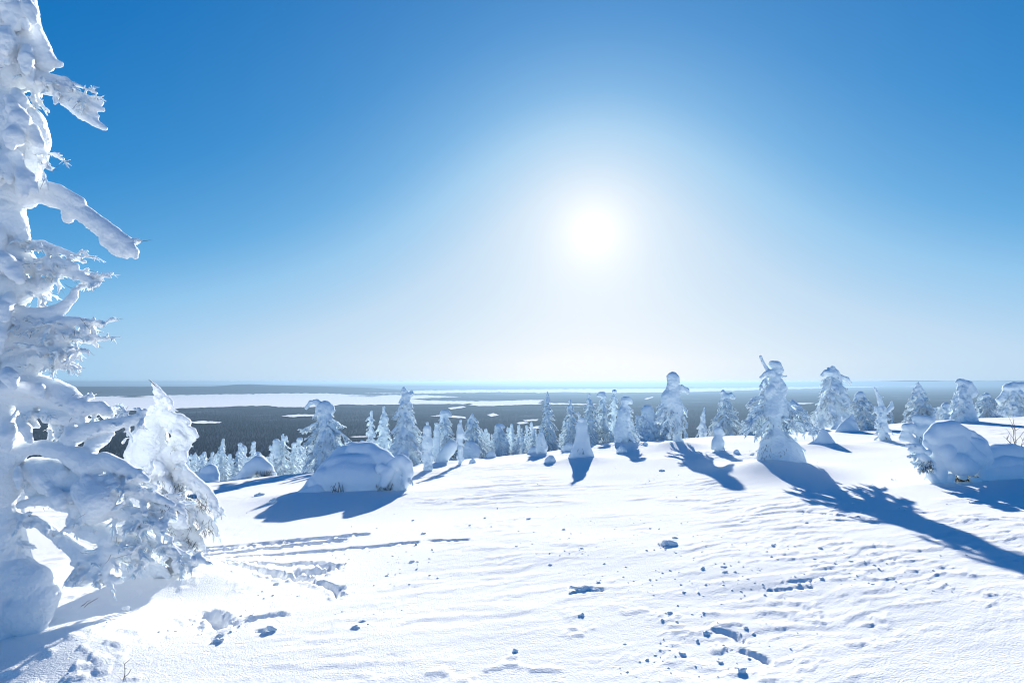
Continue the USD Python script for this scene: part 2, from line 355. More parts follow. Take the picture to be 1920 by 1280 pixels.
class Lumps:
    def __init__(self): self.c = []
    def add(self, p0, p1, r0, r1, soft=None):
        self.c.append((np.asarray(p0, float), np.asarray(p1, float), float(r0), float(r1), soft))
    def chain(self, pts, soft=None):
        if len(pts) == 1: self.add(pts[0][0], pts[0][0], pts[0][1], pts[0][1], soft)
        for a, b in zip(pts[:-1], pts[1:]): self.add(a[0], b[0], a[1], b[1], soft)
    def mesh(self, h, blend, rough=0.0, seed=0, zmin=None, rough_scale=1.0):
        lo = np.min([np.minimum(c[0] - c[2], c[1] - c[3]) for c in self.c], 0) - 3 * h - blend
        hi = np.max([np.maximum(c[0] + c[2], c[1] + c[3]) for c in self.c], 0) + 3 * h + blend
        if zmin is not None: lo[2] = max(lo[2], zmin)
        n = np.ceil((hi - lo) / h).astype(int) + 1
        big = np.full(n, 9.0, np.float32)
        ax = [lo[k] + h * np.arange(n[k]) for k in range(3)]
        def level(x): return blend if x is None else float(1.7 ** round(math.log(x) / math.log(1.7)))
        groups = {}
        for c in self.c: groups.setdefault(level(c[4]), []).append(c)
        for soft, cs in sorted(groups.items()):
            S = np.zeros(n, np.float32)
            for p0, p1, r0, r1, s in cs:
                m = 2.2 * soft + 1.5 * h
                a = np.floor((np.minimum(p0 - r0, p1 - r1) - m - lo) / h).astype(int); b = np.ceil((np.maximum(p0 + r0, p1 + r1) + m - lo) / h).astype(int) + 1
                a = np.maximum(a, 0); b = np.minimum(b, n)
                if (b <= a).any(): continue
                x = (ax[0][a[0]:b[0], None, None] - p0[0]).astype(np.float32); y = (ax[1][None, a[1]:b[1], None] - p0[1]).astype(np.float32); z = (ax[2][None, None, a[2]:b[2]] - p0[2]).astype(np.float32)
                d = (p1 - p0).astype(np.float32); L2 = float(d @ d)
                if L2 < 1e-10: D = np.sqrt(x * x + y * y + z * z) - np.float32(r0)
                else:
                    t = np.clip((x * d[0] + y * d[1] + z * d[2]) / np.float32(L2), 0, 1)
                    D = np.sqrt((x - t * d[0]) ** 2 + (y - t * d[1]) ** 2 + (z - t * d[2]) ** 2) - (np.float32(r0) + np.float32(r1 - r0) * t)
                S[a[0]:b[0], a[1]:b[1], a[2]:b[2]] += np.exp(np.clip(D * np.float32(-1 / soft), -40, 40))
            m = S > 1e-8
            big[m] = np.minimum(big[m], -np.float32(soft) * np.log(S[m]))
        if zmin is not None: big[:, :, 0] = 9.0
        v, f = surface_nets(big, lo, h)
        if rough:
            _, _, nn = meshkit.arrays((v, f), True)
            s = rough_scale
            k = (FBM(v / (0.30 * s), 2, seed) - 0.5) * 1.3 + (FBM(v / (0.085 * s), 2, seed + 7) - 0.5) * 0.9
            under = np.clip(-nn[:, 2] * 0.6 + 0.75, 0.35, 1.3)           # wind-packed tops are smoother than the undersides
            v = v + nn * (k * rough * under)[:, None]
        return v, f

def tubes(P, R, sides=4):
    """Many polylines at once: P (n, k, 3), R (n, k)."""
    P, R = np.asarray(P, float), np.asarray(R, float)
    n, k, _ = P.shape
    t = np.gradient(P, axis=1); t /= np.linalg.norm(t, axis=2, keepdims=True) + 1e-9
    ref = np.where(np.abs(t[..., 2:]) < 0.9, [0, 0, 1.0], [1.0, 0, 0])
    a = np.cross(t, ref); a /= np.linalg.norm(a, axis=2, keepdims=True) + 1e-9; b = np.cross(t, a)
    w = np.arange(sides) * 2 * np.pi / sides
    v = P[:, :, None] + R[:, :, None, None] * (np.cos(w)[:, None] * a[:, :, None] + np.sin(w)[:, None] * b[:, :, None])
    i, j, s = np.meshgrid(np.arange(n), np.arange(k - 1), np.arange(sides), indexing='ij')
    base = i * k * sides
    q = np.stack([base + j * sides + s, base + j * sides + (s + 1) % sides, base + (j + 1) * sides + (s + 1) % sides, base + (j + 1) * sides + s], -1).reshape(-1, 4)
    f = np.vstack([q[:, [0, 1, 2]], q[:, [0, 2, 3]]])
    caps = []
    for e in range(1, sides - 1):
        o = np.arange(n) * k * sides
        caps += [np.stack([o, o + e + 1, o + e], 1), np.stack([o + (k - 1) * sides, o + (k - 1) * sides + e, o + (k - 1) * sides + e + 1], 1)]
    return v.reshape(-1, 3), np.vstack([f] + caps)

class Tree:
    """Collects lumps of snow, rimed twigs and dark needles of one tree, in metres from its foot."""
    def __init__(self, seed):
        self.rng = np.random.default_rng(seed); self.seed = seed
        self.snow = Lumps(); self.tw = []; self.nd = []; self.dead = []
    def twig(self, p, d, L, r, sag=0.3, dark=False):
        """A short twig of 4 points; rimed unless dark."""
        d = d / (np.linalg.norm(d) + 1e-9); s = np.array([0, .35, .7, 1.0])[:, None]
        q = p + d * L * s + np.array([0, 0, -1.0]) * sag * L * s * s + self.rng.normal(0, 0.05 * L, (4, 3)) * s
        rad = r * np.array([.9, 1.15, .95, .35]) * self.rng.uniform(.8, 1.25, 4)
        (self.dead if dark else self.tw).append((q, rad)); return q
    def spray(self, p, d, L, r, n, sag=0.35, needles=0):
        """A flat, drooping spray of rimed twigs round the direction d."""
        rng = self.rng
        q = self.twig(p, d, L, r * 1.25, sag)
        side = np.cross(d, [0, 0, 1.0]); side /= np.linalg.norm(side) + 1e-9
        for k in range(n):
            t = (k + .6) / n * 2.2; i = min(int(t), 2); a = q[i] + (q[i + 1] - q[i]) * (t - i)
            s = (1 if k % 2 else -1)
            dd = d * rng.uniform(.4, .9) + side * s * rng.uniform(.5, 1.0) + np.array([0, 0, rng.uniform(-.7, .15)])
            self.twig(a, dd, L * rng.uniform(.28, .5) * (1 - .2 * t / 2.2), r * rng.uniform(.7, 1.05), sag)
        for k in range(needles):
            t = rng.uniform(0, 2.6); i = min(int(t), 2); a = q[i] + (q[i + 1] - q[i]) * (t - i)
            dd = d * .4 + side * rng.normal() * .7 + np.array([0, 0, -rng.uniform(.4, 1.2)]); dd /= np.linalg.norm(dd)
            self.nd.append((np.stack([a - [0, 0, r * .6], a - [0, 0, r * .6] + dd * L * .14, a + dd * L * rng.uniform(.2, .36)]), np.array([.3, .35, .1]) * r))

    def spruce(self, H, R, unit, n=40, core=0.42, power=0.85, lump=0.075, droop=0.55, top='point', lean=(0, 0), t0=0.06, dens=1.0, needles=1, axis_noise=0.05, t1=0.93, side=None, foot=0.0, flat=1.0):
        """unit: size of a pixel at the tree. top: point, ball, hook, cap, twin."""
        rng, S = self.rng, self.snow
        ph = rng.uniform(0, 9, 2)
        def axis(t):
            t = np.asarray(t, float)
            tc = np.clip(t, 0, None)
            return np.stack([lean[0] * tc ** 1.6 + axis_noise * R * np.sin(4 * t + ph[0]), lean[1] * tc ** 1.6 + axis_noise * R * np.sin(5 * t + ph[1]), H * t], -1)
        env = lambda t: R * np.clip(1 - t, 0.0, 1) ** power * (0.55 + 0.45 * min(1, (t + .12) / .3))
        ts = np.linspace(0.0, t1, 12)
        rc = [max(core * env(t) * rng.uniform(.8, 1.2), 1.4 * unit) for t in ts]
        S.chain([(axis(t), r) for t, r in zip(ts, rc)])
        if foot: S.add(axis(0), axis(0.03), foot * R, foot * R * .8)
        for i in range(n):
            t = t0 + (t1 - t0 - .03) * (i + rng.uniform(.1, .9)) / n
            az = 2.399963 * i + rng.normal(0, .35)
            L = env(t) * rng.uniform(.72, 1.18)
            o = np.array([math.cos(az), math.sin(az) * flat, 0])
            if side is not None and o[0] * side < 0: L *= .55
            p0 = axis(t); b = lump * R * rng.uniform(.65, 1.35) * (0.6 + 0.5 * (1 - t)) + .6 * unit
            pts = []
            for s in (0.0, .3, .6, .85, 1.0):
                pts.append((p0 + o * L * s + np.array([0, 0, L * (.18 * s - droop * s * s)]) + np.array([0, 0, b * .35]), b * (1.15 - .45 * s)))
            S.chain(pts, 0.45 * b + .25 * unit)
            nk = int(round(dens * rng.uniform(5, 9)))
            sd = np.array([-o[1], o[0], 0])
            for k in range(nk):                                     # heavy drooping branchlets
                s = rng.uniform(.35, 1.0); a = p0 + o * L * s + np.array([0, 0, L * (.18 * s - droop * s * s)])
                dd = o * rng.uniform(.0, .7) + sd * rng.normal(0, .7) + np.array([0, 0, -rng.uniform(.5, 1.3)]); dd /= np.linalg.norm(dd)
                l = L * rng.uniform(.16, .34); r = max(b * rng.uniform(.3, .6), .75 * unit)
                S.add(a, a + dd * l, r, r * .75, .3 * r + .2 * unit)
            for k in range(int(round(dens * 3.4))):
                s = rng.uniform(.55, 1.0); a = p0 + o * L * s + np.array([0, 0, L * (.18 * s - droop * s * s)])
                dd = o * rng.uniform(.5, 1) + sd * rng.normal(0, .8) + np.array([0, 0, rng.uniform(-.8, .1)])
                self.spray(a, dd / np.linalg.norm(dd), L * rng.uniform(.28, .5) + 2 * unit, unit * rng.uniform(.42, .75), 6, .4, 3 * needles)
            for k in range(4 * needles):
                s = rng.uniform(.1, .7); a = p0 + o * L * s + np.array([0, 0, L * (.18 * s - droop * s * s) - b * .7])
                dd = o * .3 + sd * rng.normal(0, .5) + np.array([0, 0, -1.0]); l = b * rng.uniform(1.0, 2.2)
                self.nd.append((np.stack([a, a + dd * l * .5, a + dd * l]), np.array([.4, .42, .12]) * unit))
        e = axis(t1); u = np.array([lean[0], lean[1], H]); u = u / np.linalg.norm(u)
        if top == 'point':
            r0 = max(core * env(t1), 1.6 * unit)
            S.chain([(e, r0), (axis(.97), r0 * .8), (axis(1.0) - u * unit, 1.0 * unit)], .8 * unit)
            for k in range(7):
                a = axis(rng.uniform(.9, .99)); az = rng.uniform(0, 6.28); S.add(a, a + np.array([math.cos(az), math.sin(az), -.2]) * R * .10, 1.3 * unit, 1.0 * unit, .6 * unit)
        elif top == 'ball':
            r = .2 * R + unit; S.chain([(e, r * .6), (axis(1.0) - u * r, r)], r * .3)
        elif top == 'cap':
            r = .26 * R + unit; q = axis(1.0) - u * r
            S.chain([(e, r), (q + np.array([-.25 * r, 0, 0]), r), (q + np.array([.5 * r, 0, -.2 * r]), r * .8)], r * .3)
        elif top == 'hook':
            r = .11 * R + unit; q = axis(1.0); s = rng.choice([-1, 1]) if side is None else side
            S.chain([(e, r * 1.5), (q - u * r, r), (q + np.array([s * .25 * R, 0, -r]), r), (q + np.array([s * .42 * R, 0, -.25 * R]), r * .8)], r * .4)
        elif top == 'twin':
            r = max(.10 * R, 1.5 * unit)
            for s, hh in ((-.1, 1.0), (.26, .96)):
                q = np.array([s * R * 1.1 + lean[0], 0, H * hh])
                S.chain([(e + np.array([s * R * .4, 0, -.05 * H]), r * 1.5), (q - [0, 0, .05 * H], r), (q - [0, 0, 1.2 * unit], 1.0 * unit)], r * .4)
                for k in range(6):
                    a = q - np.array([0, 0, rng.uniform(.01, .1) * H]); az = rng.uniform(0, 6.28); S.add(a, a + np.array([math.cos(az), math.sin(az), -.3]) * r * 1.4, r * .6, r * .5, .5 * unit)
        self.trunk = [(axis(t) , max(.035 * R * (1 - .8 * t), .006)) for t in (-.02, .3, .6, .88)]

    def finish(self, name, label, cat, loc, h, blend, rough, group=None, material='tree_snow', zmin=None, rough_scale=1.0, sides=3):
        t = thing(name, label, cat, loc, group)
        self.parts(t, h, blend, rough, material, zmin, rough_scale, sides)
        return t
    def parts(self, t, h, blend, rough, material='tree_snow', zmin=None, rough_scale=1.0, sides=3):
        v, f = self.snow.mesh(h, blend, rough, self.seed, zmin, rough_scale)
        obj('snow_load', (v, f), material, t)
        if self.tw: tag(obj('rimed_twigs', tubes([a for a, _ in self.tw], [b for _, b in self.tw], sides), 'rime', t), kind='stuff')
        if self.nd: tag(obj('needles', tubes([a for a, _ in self.nd], [b for _, b in self.nd], 3), 'needles', t, smooth=False), kind='stuff')
        if self.dead: tag(obj('bare_twigs', tubes([a for a, _ in self.dead], [b for _, b in self.dead], 3), 'bark', t), kind='stuff')
        if getattr(self, 'trunk', None):
            obj('trunk', tubes([[p for p, _ in self.trunk]], [[r for _, r in self.trunk]], 7), 'bark', t)

# ------------------------------------------------------------------ placing
def foot_at(px, y):
    """The point of the ground in depth y that stands in picture column px."""
    x = (px - 960) / FPX * y
    for _ in range(4):
        z = float(fell(x, y)); x = (px - 960) / FPX * (y * CP + (z - EYE[2]) * SP)
    return np.array([x, y, float(fell(x, y))])

def place(px, base):
    """base: a picture row where the foot is seen, or ('d', depth) where the crest hides it."""
    return foot_at(px, base[1]) if isinstance(base, tuple) else to_fell(px, base)

def unit_of(p): return (p[1] * CP + (p[2] - EYE[2]) * SP) / FPX            # metres to one pixel of the photograph at p

def local(foot, x, y, dy=0.0):
    d = ray(x, y); return EYE + d * ((foot[1] + dy) / d[1]) - foot

def trace(tree, foot, chains, soft=None, spread=0.0):
    """Chains of (column, row, radius in pixels[, depth offset in pixels]) become lumps at the depth of foot."""
    u = unit_of(foot)
    for ch in chains:
        o = tree.rng.normal(0, spread)
        tree.snow.chain([(local(foot, c[0], c[1], (o + (c[3] if len(c) > 3 else 0)) * u), c[2] * u) for c in ch], soft)

def fans(tree, foot, specs):
    """Lacy fans of rimed twigs: (x0, y0, x1, y1, count, twig length px, twig radius px)."""
    u = unit_of(foot); rng = tree.rng
    for x0, y0, x1, y1, n, L, r in specs:
        a, b = local(foot, x0, y0, rng.normal(0, 6) * u), local(foot, x1, y1, rng.normal(0, 10) * u)
        tree.snow.chain([(a, r * 1.9 * u), ((a + b) / 2 + [0, 0, .03 * np.linalg.norm(b - a)], r * 1.5 * u), (b, r * u)], .5 * r * u)
        d = (b - a) / np.linalg.norm(b - a)
        for k in range(n):
            t = rng.uniform(.1, 1.0); dd = d + rng.normal(0, .55, 3) + [0, 0, -.2]
            tree.spray(a + (b - a) * t, dd / np.linalg.norm(dd), L * u * rng.uniform(.6, 1.2), r * u * rng.uniform(.5, .8), 4, .3, 2)

def bank(p, rx, ry, h, dx=0.0, dy=0.0): DRIFTS.append((p[0] + dx, p[1] + dy, rx, ry, h))

def row_tree(name, label, px, tip, base, width, seed, drift=0.0, chains=None, fan=None, group=None, rough=1.0, blend=.8, **kw):
    foot = place(px, base); u = unit_of(foot)
    H = local(foot, px, tip)[2]; R = width * u / 2
    t = Tree(seed); t.spruce(H, R, u, **kw)
    if chains: trace(t, foot, chains)
    if fan: fans(t, foot, fan)
    if drift: bank(foot, drift * R, drift * R * 1.3, .12 * R + .04)
    return t.finish(name, label, 'tree', foot, 1.2 * u, blend * u, 3.2 * u * rough, group, zmin=-0.8, rough_scale=u / 0.02)

# ------------------------------------------------------------------ the row of snow-laden spruces along the crest
LACY = dict(core=.2, lump=.045, dens=1.6, needles=2)
CONE = dict(core=.42, lump=.085, dens=.6, droop=.7)
row_tree('snow_spruce', 'lacy spruce with an arched top bending left behind the great snow mound', 612, 755, ('d', 21.5), 88, 1, n=46, core=.5, power=.55, top='cap', lean=(-.12, 0), droop=.9, lump=.07, dens=1.2,
         chains=[[(606, 764, 7), (594, 753, 5), (582, 754, 3.5), (574, 763, 2.5)], [(600, 758, 5), (614, 758, 6)]], needles=2,
         fan=[(606, 790, 568, 806, 12, 15, 1.8), (602, 805, 575, 830, 12, 15, 1.8), (604, 820, 584, 850, 12, 14, 1.8), (618, 785, 640, 800, 10, 13, 1.8), (620, 800, 652, 822, 12, 14, 1.8), (600, 772, 586, 782, 8, 10, 1.5), (622, 815, 646, 838, 10, 13, 1.8)])
row_tree('snow_spruce', 'narrow spire-like spruce, left of the pair beside the tall twin-topped spruce', 695, 769, ('d', 23), 32, 2, n=26, power=.5, **CONE)
row_tree('snow_spruce', 'narrow round-shouldered spruce close against the tall twin-topped spruce', 719, 760, ('d', 23.5), 44, 3, n=30, power=.6, **CONE)
row_tree('snow_spruce', 'tall twin-topped spruce towering right behind the great snow mound', 760, 724, ('d', 21), 76, 4, n=64, power=.7, core=.46, top='twin', lump=.075, dens=1.2, droop=.75)
row_tree('snow_pillar', 'thin club-headed snow pillar standing just right of the great snow mound', 801, 790, 886, 25, 5, n=14, power=.2, top='ball', drift=2.2, core=.8, lump=.16, dens=.3, t1=.85)
row_tree('snow_pillar', 'hook-headed slim snow pillar right behind the club-headed one', 818, 792, ('d', 23.5), 20, 6, n=12, power=.25, top='hook', side=-1, core=.7, lump=.14, dens=.5)
row_tree('snow_spruce', 'spreading spruce with a tousled flat crown left of the bare snow stalk', 830, 770, ('d', 25.5), 64, 7, n=40, power=.45, top='hook', side=1, droop=.85, **LACY)
row_tree('snow_pillar', 'slender bare snow stalk with a thin waist on the open snow', 863, 786, 873, 15, 8, n=6, power=.2, top='point', core=.55, lump=.2, dens=.2, drift=2.0, t1=.8, chains=[[(862, 798, 5), (863, 812, 7), (862, 826, 5)], [(870, 818, 3), (874, 822, 2)]])
row_tree('snow_spruce', 'broad spruce with drooping arms right behind the bare snow stalk', 886, 774, ('d', 26), 66, 9, n=44, power=.55, droop=.8, **LACY)
row_tree('snow_spruce', 'frost-feathered round spruce leaning right in the middle of the row', 934, 795, ('d', 26.5), 50, 10, n=40, power=.4, top='hook', side=1, droop=.7, core=.3, lump=.06, dens=1.5)
row_tree('snow_spruce', 'smooth pale cone-shaped spruce with a blunt tip mid-row', 960, 794, ('d', 27), 30, 11, n=18, power=.7, **CONE)
row_tree('snow_spruce', 'small pointed frosted spruce right of the blunt pale cone', 979, 803, ('d', 27), 17, 12, n=18, power=.6, **CONE)
row_tree('snow_spruce', 'stumpy smooth snow cone with a shaded foot left of the tall spire', 1015, 809, 853, 24, 13, n=12, power=.35, top='ball', drift=1.6, core=.85, lump=.14, dens=.3)
row_tree('snow_spruce', 'tall thin spire spruce with a knobbed tip mid-row', 1028, 733, ('d', 28), 46, 14, n=54, power=.85, droop=.8, **LACY)
row_tree('snow_spruce', 'ragged spruce left behind the hooded snow cone', 1070, 749, ('d', 29), 44, 15, n=40, power=.65, droop=.8, **LACY)
row_tree('snow_spruce', 'sharp-tipped spruce right behind the hooded snow cone', 1105, 737, ('d', 30), 52, 16, n=44, power=.7, droop=.85, **LACY)
row_tree('snow_spruce', 'frosted spruce with crooked head left of the ball-topped stem', 1134, 735, ('d', 30.5), 52, 17, n=44, power=.5, top='hook', side=-1, droop=.8, **LACY)
row_tree('snow_spruce', 'thin spruce crowned by one round snow ball on its stem', 1152, 730, ('d', 31), 38, 18, n=26, power=.5, top='ball', lump=.08, dens=.9, core=.34)
row_tree('snow_spruce', 'stout beak-headed spruce standing over the wide blue shadow', 1170, 745, 833, 64, 19, n=44, power=.65, top='hook', side=1, drift=1.2, core=.6, lump=.09, dens=.9, droop=.8)
row_tree('snow_spruce', 'low bulging spruce left of the snowman-like spruce', 1215, 762, ('d', 29), 56, 20, n=36, power=.5, top='cap', droop=.8, core=.5, lump=.09, dens=1.0, chains=[[(1212, 768, 8), (1220, 780, 10)], [(1200, 785, 6)]])
row_tree('snow_spruce', 'feathery frosted spruce close behind the snowman-like spruce', 1245, 752, ('d', 29), 48, 21, n=44, power=.4, droop=.6, core=.26, lump=.055, dens=1.6)
row_tree('snow_spruce', 'little slanted spruce alone right of the snowman-like spruce', 1318, 763, ('d', 31), 28, 22, n=22, power=.7, lean=(.1, 0), core=.5, lump=.1, dens=.7, droop=.8, side=-1)
row_tree('snow_spruce', 'wide-skirted spruce with two small heads above the hat-topped snow post', 1362, 731, ('d', 33), 72, 23, n=60, power=.7, top='twin', droop=.75, **LACY)
row_tree('snow_spruce', 'frost-feathered spruce whose arms show left of the tallest shaggy spruce', 1428, 752, ('d', 31), 70, 24, n=40, power=.5, core=.2, lump=.05, dens=1.5, droop=.5)
row_tree('snow_spruce', 'frost-feathered spruce whose arms show right of the tallest shaggy spruce', 1488, 748, ('d', 32), 84, 25, n=50, power=.6, core=.2, lump=.05, dens=1.5, droop=.5)
row_tree('snow_spruce', 'large dark-sided spruce with a round ball head and one stubby side arm', 1563, 683, 800, 84, 26, n=70, power=.6, top='ball', core=.5, lump=.075, dens=1.1, droop=.85, drift=.8,
         chains=[[(1560, 703, 10), (1549, 699, 6), (1541, 704, 4)], [(1575, 708, 7), (1588, 711, 4), (1594, 719, 3)]])
row_tree('snow_spruce', 'bushy lacy spruce filling the gap right of the ball-headed spruce', 1617, 736, 806, 46, 27, n=50, power=.25, core=.24, lump=.055, dens=1.6, droop=.5, top='cap')
row_tree('snow_spruce', 'forked snag-like snow tree with a tilted spike', 1656, 752, 828, 26, 28, n=16, power=.15, top='ball', core=.62, lump=.13, dens=.5, drift=1.8, t1=.9,
         chains=[[(1654, 768, 5), (1650, 750, 4), (1644, 736, 3), (1640, 727, 1.6)], [(1648, 745, 3), (1656, 744, 1.6)], [(1664, 770, 4), (1671, 762, 4), (1672, 752, 2)], [(1652, 780, 4), (1643, 770, 3.5), (1642, 764, 3)], [(1650, 795, 4), (1645, 790, 4)]])
row_tree('snow_spruce', 'symmetrical pyramid spruce on the skyline behind the mushroom-shaped snow bush', 1727, 714, ('d', 42), 76, 29, n=66, power=.85, droop=.6, **LACY)
row_tree('snow_spruce', 'low rounded frosted spruce between the pyramid spruce and the hunched spruce', 1776, 757, ('d', 37), 34, 30, n=26, power=.3, top='cap', core=.4, lump=.09, dens=1.0)
row_tree('snow_spruce', 'hunched heavy spruce with a tilted crest and smooth white foot', 1808, 711, 793, 52, 31, n=50, power=.45, top='hook', side=-1, core=.55, lump=.085, dens=1.0, droop=.9, drift=1.1,
         chains=[[(1806, 716, 5), (1814, 722, 9), (1822, 735, 10)], [(1808, 750, 12), (1812, 775, 15), (1812, 790, 20)]])
row_tree('snow_spruce', 'pale domed spruce with a small head far right on the skyline', 1853, 734, ('d', 41), 50, 32, n=44, power=.4, top='ball', droop=.7, **LACY)
row_tree('snow_spruce', 'bulky spruce with a drooping snow hood at the right end of the row', 1902, 720, 782, 60, 33, n=54, power=.3, top='cap', core=.5, lump=.09, dens=1.0, droop=.9, drift=.9,
         chains=[[(1885, 738, 7), (1880, 745, 6), (1872, 750, 5)], [(1890, 728, 9), (1905, 726, 10), (1925, 724, 9)]])
row_tree('snow_spruce', 'tallest pointed spruce of the left stand, its tip curling over', 416, 822, ('d', 22.5), 40, 41, n=44, power=.8, droop=.9, **LACY)
row_tree('snow_spruce', 'round-headed spruce of the left stand with two thin spikes beside its head', 530, 812, ('d', 22.5), 34, 42, n=36, power=.45, top='twin', droop=.8, **LACY, chains=[[(518, 828, 6), (519, 836, 7), (522, 850, 8)]])
row_tree('snow_spruce', 'hook-armed spruce of the left stand next to the round-headed one', 549, 830, ('d', 22.5), 26, 43, n=30, power=.4, top='hook', side=1, droop=.7, **LACY)

# ------------------------------------------------------------------ the large snow figures
def hero(name, label, px, base, seed, chains, fan=(), h=1.15, blend=0.9, rough=3.2, spread=3.0, drift=None, cat='tree', dead=(), needles=(), extra=None, material='tree_snow', group=None, trunk=None, soft=None, sides=4, dy=0.0, rs_=0.030):
    foot = place(px, base); foot = foot + np.array([0, dy, 0]); u = unit_of(foot)
    t = Tree(seed); trace(t, foot, chains, soft and soft * u, spread); fans(t, foot, fan)
    rng = t.rng
    for x0, y0, x1, y1, r in dead:                                   # single bare twigs
        a, b = local(foot, x0, y0, -3 * u), local(foot, x1, y1, -3 * u)
        s = np.array([0, .35, .7, 1])[:, None]; q = a + (b - a) * s + rng.normal(0, .06 * np.linalg.norm(b - a), (4, 3)) * s * (1 - s) * 3
        t.dead.append((q, r * u * np.array([1, .9, .75, .4])))
    for x0, x1, y0, y1, n, L, d0 in needles:                           # dark tufts hanging under the snow
        for k in range(n):
            a = local(foot, rng.uniform(x0, x1), rng.uniform(y0, y1), d0 * u + rng.normal(0, 5) * u)
            d = np.array([rng.normal(0, .5), rng.normal(0, .5), -1.0]); d /= np.linalg.norm(d); l = L * u * rng.uniform(.5, 1.2)
            t.nd.append((np.stack([a, a + d * l * .5, a + d * l + rng.normal(0, .15 * l, 3)]), np.array([.34, .36, .1]) * u * max(1, L / 16)))
    if extra: extra(t, foot, u)
    if trunk: t.trunk = [(local(foot, x, y), r * u) for x, y, r in trunk]
    if drift:
        for dx, ddy, rx, ry, hh in drift: bank(foot, rx * u, ry * u, hh * u, dx * u, ddy * u)
    return t.finish(name, label, cat, foot, h * u, blend * u, rough * u, group, material, -0.9, u / rs_, sides)

hero('snow_spruce', 'snowman-like spruce with a round head, one stub arm and a long lobed shadow', 1266, 836, 101,
     [[(1262, 706, 9), (1262, 714, 11), (1261, 722, 10)], [(1258, 705, 7), (1266, 709, 8)], [(1261, 722, 10), (1262, 730, 12), (1255, 745, 15), (1251, 757, 11)], [(1266, 731, 10), (1277, 727, 6), (1288, 731, 4), (1289, 735, 3)],
      [(1262, 740, 12), (1266, 760, 12), (1268, 785, 10), (1270, 805, 9), (1271, 822, 7), (1271, 838, 11)], [(1256, 762, 8), (1258, 784, 6)], [(1275, 768, 6), (1277, 790, 5)], [(1271, 830, 10), (1262, 840, 8)], [(1271, 830, 10), (1282, 840, 8)]],
     fan=[(1255, 752, 1238, 765, 10, 12, 1.6), (1255, 765, 1236, 785, 12, 13, 1.6), (1258, 780, 1240, 806, 12, 13, 1.6), (1275, 755, 1286, 770, 8, 11, 1.5), (1275, 770, 1288, 795, 10, 12, 1.5), (1275, 790, 1287, 815, 9, 11, 1.5), (1262, 795, 1254, 820, 8, 11, 1.5), (1268, 775, 1268, 800, 12, 12, 1.5, ), (1262, 760, 1262, 780, 12, 10, 1.5)],
     needles=[(1245, 1282, 770, 815, 60, 7, -8)], drift=[(0, 0, 40, 60, 10)], trunk=[(1271, 838, 4), (1269, 800, 3.5), (1266, 760, 2.5), (1262, 715, 1)])

def shaggy(t, foot, u):
    for k in range(26):                                              # shaggy side sprays of the middle crown
        pass
hero('snow_spruce', 'tallest shaggy spruce with a raised finger and hooded head, casting the longest shadow', 1456, 882, 102,
     [[(1426, 669, 3.4), (1430, 678, 3.0), (1437, 690, 3.0), (1442, 700, 4)], [(1449, 685, 8), (1455, 691, 10), (1457, 702, 9)], [(1447, 681, 5), (1457, 684, 7), (1464, 695, 6)], [(1446, 698, 7), (1435, 701, 4), (1426, 707, 2.6)], [(1464, 704, 2.6), (1472, 706, 1.6), (1475, 704, 1.2)],
      [(1453, 708, 10), (1450, 720, 11), (1446, 732, 11), (1441, 742, 9)], [(1463, 714, 5), (1468, 726, 7), (1468, 740, 6)], [(1451, 735, 12), (1454, 748, 14), (1451, 762, 17), (1447, 776, 19), (1449, 785, 15)], [(1440, 735, 7), (1447, 730, 7), (1454, 736, 5)],
      [(1436, 760, 9), (1431, 775, 9), (1427, 786, 5)], [(1466, 756, 8), (1471, 774, 9), (1475, 786, 6)], [(1452, 786, 11), (1454, 800, 10), (1455, 814, 13)],
      [(1453, 820, 15), (1444, 824, 14), (1432, 832, 8)], [(1458, 824, 17), (1466, 842, 24), (1470, 858, 28), (1470, 874, 34), (1468, 888, 40)], [(1476, 826, 11), (1490, 845, 13), (1499, 866, 12), (1508, 882, 9)], [(1446, 845, 15), (1438, 866, 18), (1432, 882, 14), (1416, 890, 7)],
      [(1430, 836, 5), (1424, 850, 4), (1421, 862, 2.5)], [(1428, 868, 8), (1420, 882, 7)], [(1440, 832, 6), (1436, 848, 5), (1440, 858, 4)]],
     fan=[(1443, 742, 1410, 748, 12, 16, 1.8), (1442, 752, 1412, 768, 12, 17, 1.8), (1438, 770, 1405, 792, 14, 18, 1.8), (1438, 785, 1402, 808, 16, 17, 1.8), (1440, 790, 1418, 815, 12, 15, 1.8), (1468, 745, 1486, 768, 10, 15, 1.8), (1472, 762, 1508, 782, 16, 18, 1.8), (1474, 775, 1518, 800, 16, 18, 1.8), (1470, 785, 1495, 806, 14, 15, 1.8),
          (1440, 704, 1424, 725, 9, 11, 1.4), (1438, 720, 1426, 740, 9, 12, 1.4), (1468, 752, 1500, 768, 14, 18, 1.7), (1472, 784, 1526, 806, 16, 18, 1.7), (1440, 776, 1398, 800, 16, 18, 1.7), (1446, 760, 1404, 776, 14, 17, 1.7), (1448, 795, 1440, 812, 12, 13, 1.6), (1462, 795, 1472, 812, 12, 13, 1.6), (1440, 822, 1424, 845, 12, 13, 1.8), (1440, 835, 1425, 866, 12, 13, 1.8), (1480, 822, 1506, 842, 12, 15, 1.8), (1452, 838, 1455, 860, 14, 13, 1.8)],
     needles=[(1415, 1500, 780, 806, 70, 6, -8), (1425, 1445, 832, 858, 24, 6, -20), (1462, 1480, 840, 856, 10, 6, -30)], dead=[(1466, 853, 1478, 868, 1.4), (1472, 862, 1470, 872, 1.2), (1455, 850, 1462, 858, 1)], drift=[(0, 0, 95, 120, 16), (-30, -20, 60, 70, 8)],
     trunk=[(1458, 884, 7), (1455, 820, 5), (1452, 760, 4), (1452, 700, 2)])

